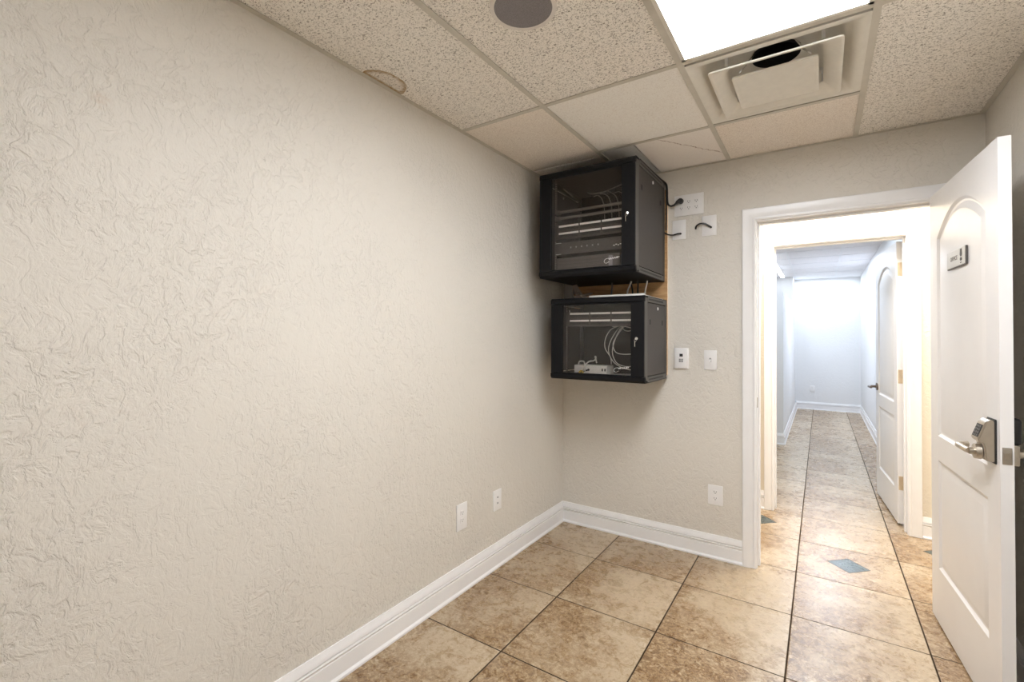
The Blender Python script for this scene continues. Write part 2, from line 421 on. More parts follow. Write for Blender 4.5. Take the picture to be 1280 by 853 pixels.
m = MB().box(HX1, HX1 + 0.1, Y2 + T2, HY1, 0, HH + 0.2)
struct(m.build('wall_hall_right', M_WALL_HALL), 'white side wall of the far hall behind the second open door', 'wall')
m = MB().box(HX0 - 0.1, HX0, Y2 + T2, HY1, 0, HH + 0.2)
struct(m.build('wall_hall_left', M_WALL_HALL), 'white side wall of the far hall hidden beyond the partition', 'wall')
m = MB().box(1.08, 1.20, 3.78, 6.95, 0, 1.95)
struct(m.build('wall_hall_partition', M_WALL_HALL), 'white head-high partition along one side of the far hall', 'wall')

m = MB().box(HX0, 1.175, 6.95, HY1, 0, HH + 0.2)
struct(m.build('wall_hall_return', M_WALL_HALL), 'full-height white wall return in shade beyond the hall partition', 'wall')

# ceilings
m = MB().box(-0.12, XR + 0.12, YF - 0.12, T1, H + 0.28, H + 0.34)
ceil = struct(m.build('ceiling', M_VOID), 'suspended office ceiling of beige fissured tiles in a metal grid', 'ceiling')
BX = [0.508, 1.1355, 1.7609]; BY = [-1.207 - 1.2235 * 2, -1.207 - 1.2235, -1.207]
YC = -0.5568
W = 0.012
m = MB()
def bar(x0, x1, y0, y1):
    m.box(x0, x1, y0, y1, H, H + 0.0025)
def tee(a, b0, b1, along):
    if along == 'y':
        m.box(a - W, a + W, b0, b1, H - 0.0005, H + 0.002); m.box(a - 0.0015, a + 0.0015, b0, b1, H + 0.002, H + 0.035)
    else:
        m.box(b0, b1, a - W, a + W, H, H + 0.0025); m.box(b0, b1, a - 0.0015, a + 0.0015, H + 0.0025, H + 0.035)
for x in BX: tee(x, YF, -0.001, 'y')
for y in BY: tee(y, 0.001, XR - 0.001, 'x')
tee(YC, BX[0], BX[2], 'x')
m.build('grid', M_GRID, ceil)
m = MB()
m.box(0.0, 0.022, YF, 0, H - 0.0002, H + 0.0022).box(XR - 0.022, XR, YF, 0, H - 0.0002, H + 0.0022).box(0, XR, -0.020, 0, H - 0.0003, H + 0.002)
m.build('wall_angle', M_GRID, ceil)
def tile(x0, x1, y0, y1, mat, dz=0.0, tilt=0.0):
    b = MB().box(x0 + 0.004, x1 - 0.004, y0 + 0.004, y1 - 0.004, H + 0.004 + dz, H + 0.019 + dz, 0.0015, 1)
    o = b.build('ceiling_tile', mat, ceil)
    return o
CX = [0.0] + BX + [XR]
CY = [YF] + BY + [0.0]
for i in range(4):
    for j in range(4):
        x0, x1, y0, y1 = CX[i], CX[i + 1], CY[j], CY[j + 1]
        if i == 2 and j == 2: continue            # the light fixture
        if i == 0 and j == 3:                     # cut tile over the cabinets, with an open seam
            tile(x0, x1, y0, -0.482, M_TILE_FINE); tile(x0 + 0.0, x1, -0.470, y1, M_TILE_FINE, 0.002); continue
        if i == 1 and j == 3:
            tile(x0, x1, y0, YC, M_TILE_SMOOTH); tile(0.715, x1, YC, y1, M_TILE_CRACK, 0.003); tile(x0, 0.712, YC, y1, M_TILE_SMOOTH, 0.010); continue
        if i == 2 and j == 3:
            tile(x0, x1, YC, y1, M_TILE_FINE); continue
        mt = M_TILE
        if i == 0 and j == 2: mt = M_TILE_STAIN
        if i == 1 and j == 2:                     # tile with the round speaker hole behind the grille
            mt = M_TILE
        tile(x0, x1, y0, y1, mt)
m = MB().box(-1.9, 4.2, T1, Y2, 2.62, 2.70)
struct(m.build('ceiling_corridor', M_TILE_FINE), 'pale ceiling of the cross corridor outside the office', 'ceiling')
m = MB().box(HX0, HX1, Y2 + T2, HY1, HH, HH + 0.08)
hc = struct(m.build('ceiling_hall', M_TILE_HALL), 'grey tiled ceiling of the far hall', 'ceiling')
m = MB()
yy = Y2 + T2 + 0.35
while yy < HY1:
    m.box(HX0, HX1, yy - 0.012, yy + 0.012, HH - 0.003, HH + 0.001); yy += 0.61
for xx in (0.0, 0.61, 1.22, 1.83): m.box(xx - 0.012, xx + 0.012, Y2 + T2, HY1, HH - 0.003, HH + 0.001)
m.build('grid', plain('hall_grid', (0.74, 0.74, 0.76), 0.5), hc)

# baseboards: profile (thickness, height)
BP = [(0, 0), (0.020, 0), (0.020, 0.009), (0.013, 0.019), (0.0128, 0.083), (0.0075, 0.087), (0.0130, 0.090), (0.0150, 0.098), (0.0060, 0.101), (0.0065, 0.104), (0.0138, 0.108),
      (0.0130, 0.115), (0.0095, 0.129), (0.0065, 0.138), (0.0055, 0.144), (0, 0.144)]
def base_run(name, axis, wall, d, a0, a1, label, mit0=0, mit1=0):
    """axis 'x': runs along x on the plane y = wall, thickness towards d; mit = +1 shortens/-1 lengthens with thickness"""
    mb = MB()
    def pt(t, z, end):
        a = (a0 + mit0 * t) if end == 0 else (a1 - mit1 * t)
        return (a, wall + d * t, z) if axis == 'x' else (wall + d * t, a, z)
    A = [pt(t, z, 0) for t, z in BP]; B = [pt(t, z, 1) for t, z in BP]
    mb.loft([A, B], True, True, True)
    return struct(mb.build(name, M_TRIM, smooth=25), label, 'baseboard')
base_run('baseboard_left', 'y', 0.0, 1, YF, 0.0, 'white moulded baseboard along the long cream wall', 0, 1)
base_run('baseboard_back', 'x', 0.0, -1, 0.0, DL - 0.076, 'white moulded baseboard under the cabinets, ending at the door casing', 1, 0)
base_run('baseboard_right', 'y', XR, -1, YF, 0.0, 'white baseboard in shade behind the open office door', 0, 1)
base_run('baseboard_corridor_left', 'x', Y2, -1, -1.8, EL - 0.068, 'short white baseboard seen just inside the doorway, beside the green slate diamond')
base_run('baseboard_corridor_right', 'x', Y2, -1, ER + 0.078, 4.1, 'short white baseboard between the far door casing and the office door')
base_run('baseboard_hall_end', 'x', HY1, -1, 1.20, HX1, 'white baseboard across the end wall of the far hall', 1, 1)
base_run('baseboard_hall_right', 'y', HX1, -1, Y2 + T2, HY1, 'white baseboard running down the far hall behind the second door', 0, 1)
base_run('baseboard_hall_partition', 'y', 1.20, 1, 3.78, HY1, 'white baseboard along the side of the hall partition', -1, 1)
base_run('baseboard_hall_stub', 'x', 3.78, -1, 1.08, 1.20, 'short white baseboard across the end of the hall partition', 0, -1)

# door casings (profile: distance from opening, thickness) and jambs
CP = [(0, 0), (0, 0.010), (0.006, 0.013), (0.012, 0.013), (0.016, 0.010), (0.022, 0.011), (0.034, 0.0155), (0.044, 0.0175), (0.062, 0.0190), (0.068, 0.0190), (0.072, 0.0160), (0.072, 0)]
def casing(name, xl, xr, zt, y, d, label, wl=1.0, wr=1.0):
    mb = MB()
    st = [[(xl - w * wl, y + d * t, 0.0) for w, t in CP], [(xl - w * wl, y + d * t, zt + w) for w, t in CP],
          [(xr + w * wr, y + d * t, zt + w) for w, t in CP], [(xr + w * wr, y + d * t, 0.0) for w, t in CP]]
    mb.loft(st, True, True, True)
    return struct(mb.build(name, M_TRIM, smooth=25), label, 'door casing')
def jamb(name, xl, xr, zt, y0, y1, stop0, stop1, label):
    mb = MB()
    mb.box(xl - 0.02, xl, y0, y1, 0, zt + 0.02).box(xr, xr + 0.02, y0, y1, 0, zt + 0.02).box(xl, xr, y0, y1, zt, zt + 0.02)
    mb.box(xl, xl + 0.011, stop0, stop1, 0, zt, 0.002, 1).box(xr - 0.011, xr, stop0, stop1, 0, zt, 0.002, 1).box(xl + 0.011, xr - 0.011, stop0, stop1, zt - 0.011, zt, 0.002, 1)
    return struct(mb.build(name, M_TRIM, smooth=25), label, 'door jamb')
casing('trim_1', DL - 0.005, DR + 0.005, DZ + 0.006, 0.0, -1, 'white moulded casing framing the office doorway')
casing('trim_2', DL - 0.005, DR + 0.005, DZ + 0.006, T1, 1, 'white casing on the corridor side of the office doorway')
j1 = jamb('trim_3', DL, DR, DZ, 0.0, T1, 0.045, 0.085, 'white jamb lining the office doorway, with a strike plate')
m = MB().box(DL - 0.0005, DL + 0.0015, 0.008, 0.036, 0.945, 1.005, 0.001, 1)
m.build('strike_plate', M_NICKEL_D, j1)
casing('trim_4', EL - 0.005, ER + 0.005, EZ + 0.005, Y2, -1, 'white casing framing the corridor doorway into the far hall', 0.9, 1.0)
casing('trim_5', EL - 0.005, ER + 0.005, EZ + 0.005, Y2 + T2, 1, 'white casing on the hall side of the far doorway')
jamb('trim_6', EL, ER, EZ, Y2, Y2 + T2, 0.05 + Y2, 0.09 + Y2, 'white jamb lining the far doorway')

# ------------------------------------------------------------------ panelled doors
def offset_poly(P, d):
    """inset a CCW polygon by d"""
    n = len(P); out = []
    for i in range(n):
        a, b, c = Vector(P[i - 1]), Vector(P[i]), Vector(P[(i + 1) % n])
        e1 = (b - a).normalized(); e2 = (c - b).normalized()
        n1 = Vector((-e1.y, e1.x)); n2 = Vector((-e2.y, e2.x))
        k = (n1 + n2); k = k / max(0.2, k.length_squared) * 2
        out.append(b + k * d)
    return out
def door_slab(L, ZB, ZT, th, up, lo, arch):
    """door in local space: u along +x from the hinge, panels on both faces (y = 0 and y = -th). up/lo: (u0, u1, z0, z1)"""
    mb = MB(); bm = mb.bm
    u0, u1, z0, z1 = up; N = 20
    top = []
    for k in range(N + 1):
        t = k / N
        u = u1 + (u0 - u1) * t
        x = (t - 0.5) * 2
        top.append((u, z1 + arch * (1 - x * x)))
    outlines = [[(u0, z0), (u1, z0)] + top, [(lo[0], lo[2]), (lo[1], lo[2]), (lo[1], lo[3]), (lo[0], lo[3])]]
    for side in (0, 1):
        Y = 0.0 if side == 0 else -th
        sg = -1 if side == 0 else 1
        f = lambda p, dep: bm.verts.new((p[0], Y + sg * dep, p[1]))
        edges = []
        outer = [f(p, 0) for p in [(0, ZB), (L, ZB), (L, ZT), (0, ZT)]]
        for i in range(4): edges.append(bm.edges.new((outer[i], outer[(i + 1) % 4])))
        for O in outlines:
            ring0 = [f(p, 0) for p in O]
            for i in range(len(O)): edges.append(bm.edges.new((ring0[i], ring0[(i + 1) % len(O)])))
            prev = ring0
            for ins, dep in ((0.004, 0.003), (0.012, 0.0085), (0.020, 0.0095), (0.026, 0.0080), (0.046, 0.0020), (0.050, 0.0015)):
                Q = offset_poly(O, ins); r = [f(p, dep) for p in Q]
                for i in range(len(O)):
                    bm.faces.new((prev[i], prev[(i + 1) % len(O)], r[(i + 1) % len(O)], r[i]))
                prev = r
            bm.faces.new(prev)
        bmesh.ops.triangle_fill(bm, edges=edges, use_beauty=True)
    for (a, b) in (((0, ZB), (L, ZB)), ((L, ZB), (L, ZT)), ((L, ZT), (0, ZT)), ((0, ZT), (0, ZB))):
        v = [bm.verts.new((p[0], y, p[1])) for p, y in ((a, 0.0), (b, 0.0), (b, -th), (a, -th))]
        bm.faces.new(v)
    return mb

# office door: visible face runs from the hinge side to the free edge
A0 = Vector((2.0585, -0.020)); A1 = Vector((2.1165, -0.836))
dl = (A1 - A0).length
ang = math.atan2(A1.y - A0.y, A1.x - A0.x)      # local +x points to the free edge, local -y is the camera's side
TH = 0.035
def door_obj(name, mb, loc, rz, label):
    o = mb.build(name, M_DOOR, smooth=20)
    o.matrix_basis = Matrix.Translation(loc) @ Matrix.Rotation(rz, 4, 'Z')
    return struct(o, label, 'door')
# local -y is to the right of travel; travelling towards the camera the camera's side (-x) is to the right
d1 = door_obj('door_1', door_slab(dl, 0.012, 2.066, TH, (0.112, dl - 0.112, 0.900, 1.840), (0.112, dl - 0.112, 0.272, 0.785), 0.118), (A0.x, A0.y, 0), ang,
              'white arched two-panel office door swung open, with a keypad lever lock')
# shift so that the visible face is exactly y_local = -TH -> move slab by +TH along the local normal
d1.data.transform(Matrix.Translation((0, TH, 0)))
# now the visible face is local y = 0, the slab fills y 0..TH
def lpoly(mb, poly, y0, y1):
    return mb.prism(poly, lambda u, v, a: (u, a, v), y0, y1)
# --- keypad lock in door-local space: s along x, p (towards camera) = -y
sL = dl - 0.062
m = MB()
prof = [(0.0, 1.072), (0.016, 1.075), (0.026, 1.069), (0.031, 1.060), (0.049, 1.006), (0.046, 0.998), (0.036, 0.991), (0.032, 0.975), (0.030, 0.938), (0.025, 0.930), (0.0, 0.927)]
m.prism(prof, lambda p, z, a: (a, -p, z), sL - 0.034, sL + 0.034)
bmesh.ops.recalc_face_normals(m.bm, faces=m.bm.faces[:])
bmesh.ops.bevel(m.bm, geom=[e for e in m.bm.edges if e.calc_face_angle(0) > 0.9], offset=0.004, segments=2, affect='EDGES')
lock = m.build('door_lock', M_NICKEL, d1, True)
m = MB().box(sL - 0.038, sL + 0.038, -0.006, 0.0005, 0.922, 1.079, 0.004, 2)
m.build('gasket', M_GASKET, lock, True)
# keypad lies on the slanted front between (0.036,1.066) and (0.057,1.008)
kd = Vector((0.018, -0.054)).normalized(); kn = Vector((0.054, 0.018)).normalized()
def kp(a, w, h):
    q = Vector((0.031, 1.060)) + kd * a + kn * h
    return (sL + w, -q.x, q.y)
m = MB()
m.loft([[kp(0.004, -0.027, -0.001), kp(0.004, 0.027, -0.001), kp(0.052, 0.027, -0.001), kp(0.052, -0.027, -0.001)],
        [kp(0.005, -0.026, 0.0012), kp(0.005, 0.026, 0.0012), kp(0.051, 0.026, 0.0012), kp(0.051, -0.026, 0.0012)]], True, True, True)
kpad = m.build('keypad', M_KEYPAD, lock, True)
M_KEY = plain('keypad_grey', (0.13, 0.125, 0.12), 0.4)
for r in range(4):
    for c in range(3):
        m = MB()
        a, w = 0.009 + r * 0.0112, -0.015 + c * 0.015
        m.loft([[kp(a, w - 0.004, 0.001), kp(a, w + 0.004, 0.001), kp(a + 0.007, w + 0.004, 0.001), kp(a + 0.007, w - 0.004, 0.001)],
                [kp(a + 0.001, w - 0.003, 0.0022), kp(a + 0.001, w + 0.003, 0.0022), kp(a + 0.006, w + 0.003, 0.0022), kp(a + 0.006, w - 0.003, 0.0022)]], True, True, True)
        m.build('keypad_button', M_KEY, lock, True)
zl = 0.957
m = MB().cyl((sL, -0.042, zl), (0, 1, 0), 0.026, 0.016, 28, 0.028).cyl((sL, -0.054, zl), (0, 1, 0), 0.013, 0.02, 20)
m.build('rose', M_NICKEL, lock, True)
m = MB().tube([(sL + 0.004, -0.064, zl), (sL - 0.03, -0.066, zl), (sL - 0.085, -0.066, zl), (sL - 0.108, -0.064, zl), (sL - 0.122, -0.052, zl + 0.001), (sL - 0.126, -0.032, zl + 0.002)], 0.0105, 12)
m.build('lever', M_NICKEL, lock, True)
m = MB().box(dl - 0.0006, dl + 0.0018, 0.005, TH - 0.005, 0.930, 0.988, 0.0015, 2)
lp = m.build('latch_plate', M_NICKEL_D, lock, True)
m = MB().prism([(0.010, 0.949), (0.025, 0.949), (0.025, 0.970), (0.010, 0.970)], lambda y, z, a: (dl + 0.0015 + a * (0.3 + (y - 0.01) * 45), y, z), 0.0, 0.007)
m.build('latch_bolt', M_NICKEL, lock, True)
m = MB().box(sL - 0.036, sL + 0.036, TH - 0.0005, TH + 0.030, 0.995, 1.085, 0.010, 3)
m.build('inside_cover', M_GASKET, lock, True)
m = MB().box(sL - 0.036, sL + 0.036, TH - 0.0005, TH + 0.024, 0.922, 0.994, 0.005, 2).cyl((sL, TH + 0.032, zl), (0, 1, 0), 0.013, 0.03, 16)
m.tube([(sL + 0.002, TH + 0.048, zl), (sL - 0.05, TH + 0.05, zl), (sL - 0.10, TH + 0.046, zl)], 0.0095, 10)
m.build('inside_lever', M_NICKEL, lock, True)
for z in (0.25, 1.05, 1.85):
    m = MB().cyl((-0.004, TH + 0.002, z), (0, 0, 1), 0.006, 0.09, 14).box(-0.0015, 0.0, TH - 0.028, TH, z - 0.045, z + 0.045)
    m.build('hinge', M_NICKEL_D, d1, True)

# --- room sign on the office door
def d1p(s, y, z):
    return d1.matrix_basis @ Vector((s, y, z))
S0, S1, SZ0, SZ1 = 0.296, 0.527, 1.664, 1.740
sg = thing('door_sign', d1p((S0 + S1) / 2, 0, SZ0), 'small silver sign lettered OFFICE on the open door', 'sign', None, ang)
sw = S1 - S0; shh = SZ1 - SZ0
m = MB().box(-sw / 2, sw / 2, -0.007, -0.0005, 0, shh, 0.0012, 1)
m.build('back_frame', M_SIGN_BACK, sg, True)
m = MB().box(-sw / 2 + 0.001, sw / 2 - 0.006, -0.0085, -0.0065, 0.004, shh - 0.001, 0.0008, 1)
m.build('face_plate', M_SIGN, sg, True)
cu = bpy.data.curves.new('lettering', 'FONT'); cu.body = 'OFFICE'; cu.size = 0.026; cu.align_x = 'CENTER'; cu.align_y = 'CENTER'; cu.extrude = 0.0002; cu.space_character = 1.1
cu.materials.append(M_SIGN_INK); tx0 = bpy.data.objects.new('text_curve', cu); tx = bpy.data.objects.new('lettering', bpy.data.meshes.new_from_object(tx0)); bpy.data.objects.remove(tx0); COL.objects.link(tx); tx.parent = sg; tx.location = (-0.022, -0.0088, 0.040); tx.rotation_euler = (PI / 2, 0, 0)
m = MB()
px = sw / 2 - 0.050
lpoly(m, [(px - 0.008, 0.070), (px - 0.009, 0.064), (px - 0.0115, 0.046), (px - 0.004, 0.038), (px + 0.004, 0.038), (px + 0.0115, 0.046), (px + 0.009, 0.064), (px + 0.008, 0.070)], -0.0095, -0.0082)
lpoly(m, [(px + 0.0105 * math.cos(a * PI / 6), 0.0275 + 0.0075 * math.sin(a * PI / 6)) for a in range(12)], -0.0095, -0.0082)
for k in (-1, 0, 1): m.cyl((px + k * 0.006, -0.0088, 0.0135), (0, 1, 0), 0.0017, 0.0014, 8)
m.build('pictogram', M_SIGN_INK, sg, True)

# --- second door, opening into the far hall
B0 = Vector((2.066, 1.292)); B1 = Vector((2.008, 2.100))
d2l = (B1 - B0).length
ang2 = math.atan2(B1.y - B0.y, B1.x - B0.x)
d2 = door_obj('door_2', door_slab(d2l, 0.018, 2.075, TH, (0.11, d2l - 0.11, 0.885, 1.835), (0.11, d2l - 0.11, 0.255, 0.785), 0.105), (B0.x, B0.y, 0), ang2,
              'white arched two-panel door standing open into the far hall, brass hinges showing')
# travelling away from the camera: the visible side (-x) is to the left = local +y; slab fills y -TH..0 already
for z in (0.31, 1.085, 1.87):
    m = MB().box(-0.0018, 0.0005, -TH + 0.003, -0.006, z - 0.050, z + 0.050, 0.0008, 1).cyl((-0.006, -TH - 0.004, z), (0, 0, 1), 0.0075, 0.10, 14)
    m.build('hinge', M_BRASS, d2, True)
zk = 0.945; sk = d2l - 0.065
m = MB().cyl((sk, 0.005, zk), (0, 1, 0), 0.032, 0.010, 24).cyl((sk, 0.025, zk), (0, 1, 0), 0.011, 0.04, 14).cyl((sk, -TH - 0.005, zk), (0, 1, 0), 0.032, 0.010, 24)
m.tube([(sk, 0.046, zk), (sk - 0.01, 0.062, zk), (sk - 0.05, 0.066, zk), (sk - 0.10, 0.060, zk)], 0.010, 10)
m.build('door_lever', M_BRONZE, d2, True)

# ------------------------------------------------------------------ electrical plates
def plate_frame(wall, a, z, out=0.0):
    """maps (u right, v up, n out of the wall) at the centre (a, z)"""
    if wall == 'back': return lambda u, v, n: (a + u, -n - out, z + v)
    if wall == 'left': return lambda u, v, n: (n + out, a + u, z + v)
    if wall == 'hall': return lambda u, v, n: (a + u, HY1 - n - out, z + v)
def fbox(mb, F, u0, u1, v0, v1, n0, n1, bev=0.0, seg=2):
    p, q = F(u0, v0, n0), F(u1, v1, n1)
    c = [sorted((p[i], q[i])) for i in range(3)]
    return mb.box(c[0][0], c[0][1], c[1][0], c[1][1], c[2][0], c[2][1], bev, seg)
def fcyl(mb, F, u, v, n, r, h, seg=16):
    c, d = Vector(F(u, v, n)), Vector(F(u, v, n + 1)) - Vector(F(u, v, n))
    return mb.cyl(c, d, r, h, seg)
def receptacle(F, u, v, root, slot=M_SLOT):
    mb = MB()
    poly = []
    for k in range(24):
        t = 2 * PI * k / 24
        poly.append((max(-0.0145, min(0.0145, 0.0172 * math.cos(t))), max(-0.0125, min(0.0125, 0.0172 * math.sin(t)))))
    mb.prism(poly, lambda a, b, n: F(u + a, v + b, n), 0.0045, 0.0078)
    r = mb.build('receptacle', M_PLATE, root)
    mb = MB(); fbox(mb, F, u - 0.0075, u - 0.0050, v - 0.001, v + 0.0075, 0.0072, 0.0081); mb.build('slot', slot, r)
    mb = MB(); fbox(mb, F, u + 0.0050, u + 0.0075, v - 0.001, v + 0.0065, 0.0072, 0.0081); mb.build('slot', slot, r)
    mb = MB(); fcyl(mb, F, u, v - 0.0068, 0.0077, 0.0028, 0.0010, 10); mb.build('ground_hole', slot, r)
def plate(name, wall, a, z, w, h, label, cat, out=0.0, group=None):
    F = plate_frame(wall, a, z, out)
    root = thing(name, F(0, 0, 0), label, cat, group)
    mb = MB(); fbox(mb, F, -w / 2, w / 2, -h / 2, h / 2, 0.0, 0.006, 0.0028, 2)
    mb.build('cover_plate', M_PLATE, root)
    return F, root
def screws(F, root, pts):
    for u, v in pts:
        mb = MB(); fcyl(mb, F, u, v, 0.0062, 0.0026, 0.0012, 10)
        mb.build('screw', M_PLATE, root)
# left wall: an outlet and a jack plate
F, r = plate('wall_outlet', 'left', -1.172, 0.399, 0.086, 0.140, 'white duplex outlet low on the long wall, farther from the corner', 'outlet')
receptacle(F, 0, 0.0195, r, M_GREYMARK); receptacle(F, 0, -0.0195, r, M_GREYMARK); screws(F, r, [(0, 0)])
F, r = plate('jack_plate', 'left', -0.846, 0.393, 0.082, 0.120, 'white plate with two small jacks low on the long wall, nearer the corner', 'jack plate')
for v in (0.017, -0.017):
    mb = MB(); fbox(mb, F, -0.010, 0.010, v - 0.010, v + 0.010, 0.005, 0.0075, 0.001, 1); j = mb.build('jack', M_PLATE, r)
    mb = MB(); fbox(mb, F, -0.006, 0.006, v - 0.005, v + 0.005, 0.007, 0.0079); mb.build('socket', M_GREYMARK, j)
screws(F, r, [(0, 0.045), (0, -0.045)])
# back wall
F, r = plate('wall_outlet', 'back', 1.056, 0.388, 0.086, 0.122, 'white duplex outlet low on the wall between cabinets and doorway', 'outlet')
receptacle(F, 0, 0.0195, r); receptacle(F, 0, -0.0195, r); screws(F, r, [(0, 0)])
F, r = plate('six_way_outlet', 'back', 0.898, 2.213, 0.180, 0.135, 'wide white plate of six outlets beside the upper cabinet, black plug in one', 'outlet')
for u in (-0.046, 0.0, 0.046):
    for v in (0.0195, -0.0195): receptacle(F, u, v, r)
screws(F, r, [(-0.046, 0), (0, 0), (0.046, 0)])
F, r = plate('outlet_cover', 'back', 0.838, 2.058, 0.086, 0.126, 'white blank plate under the six-way outlet, thin cable plugged into it', 'wall plate')
mb = MB(); fcyl(mb, F, 0.010, -0.026, 0.0065, 0.006, 0.004, 14); mb.build('jack', M_CABLE_K, r)
F, r = plate('outlet_cover', 'back', 1.020, 2.063, 0.086, 0.128, 'white blank plate with a short looped cable at its edge', 'wall plate')
mb = MB(); fcyl(mb, F, 0.012, -0.012, 0.0065, 0.006, 0.004, 14); mb.build('jack', M_CABLE_K, r)
F, r = plate('control_panel', 'back', 0.853, 1.226, 0.090, 0.134, 'white wall control with a tiny black screen above a grey button pad', 'control panel')  # control panel with screen and buttons; not known to be a switch
mb = MB(); fbox(mb, F, -0.040, 0.040, -0.062, 0.062, 0.004, 0.020, 0.003, 2); b = mb.build('housing', M_PLATE, r)
mb = MB(); fbox(mb, F, -0.008, 0.012, 0.012, 0.030, 0.0195, 0.0208); mb.build('screen', M_SLOT, r)
for i in (0, 1):
    for k in (0, 1):
        mb = MB(); fbox(mb, F, -0.012 + i * 0.014, 0.000 + i * 0.014, -0.024 + k * 0.012, -0.0135 + k * 0.012, 0.0195, 0.0212, 0.0008, 1); mb.build('button', M_GREYMARK, r)
F, r = plate('light_switch', 'back', 1.027, 1.221, 0.074, 0.122, 'white toggle light switch between the wall control and the doorway', 'light switch')
mb = MB(); fbox(mb, F, -0.006, 0.006, -0.013, 0.013, 0.005, 0.0072, 0.0006, 1); mb.build('toggle_slot', M_GREYMARK, r)
mb = MB(); mb.prism([(0.0, 0.006), (0.0, -0.006), (0.013, -0.016), (0.016, -0.009)], lambda n, v, u: F(u, v, 0.006 + n), -0.004, 0.004); mb.build('toggle', M_PLATE, r)
screws(F, r, [(0, 0.032), (0, -0.032)])
F, r = plate('wall_outlet', 'hall', 1.462, 0.395, 0.090, 0.125, 'white outlet on the end wall of the far hall', 'outlet')
receptacle(F, 0, 0.0195, r, M_GREYMARK); receptacle(F, 0, -0.0195, r, M_GREYMARK)

# ------------------------------------------------------------------ cabinets and what is in them
PB = 0.018
m = MB().box(0.100, 0.767, -PB, -0.0005, 1.115, 2.33)
m.build('tmp', M_PLY)
ply = bpy.data.objects['tmp']; ply.name = 'mounting_board'
ply.data.materials.append(M_PLYEDGE)
for f in ply.data.polygons:
    if abs(f.normal.x) > 0.5: f.material_index = 1
origin(ply, (0.434, 0, 1.115)); tag(ply, 'plywood board on the wall behind the two black cabinets', 'board')
m = MB().box(0.034, 0.100, -0.055, -0.0005, 1.20, 2.40, 0.003, 1)
gd = thing('cable_duct', (0.067, 0, 1.2), 'grey vertical cable duct beside the plywood, seen between the cabinets', 'cable duct')
m.build('trunk', M_GREYDUCT, gd)
m = MB().box(0.031, 0.104, -0.058, -0.050, 1.20, 2.40, 0.002, 1); m.build('cover', M_GREYDUCT, gd)

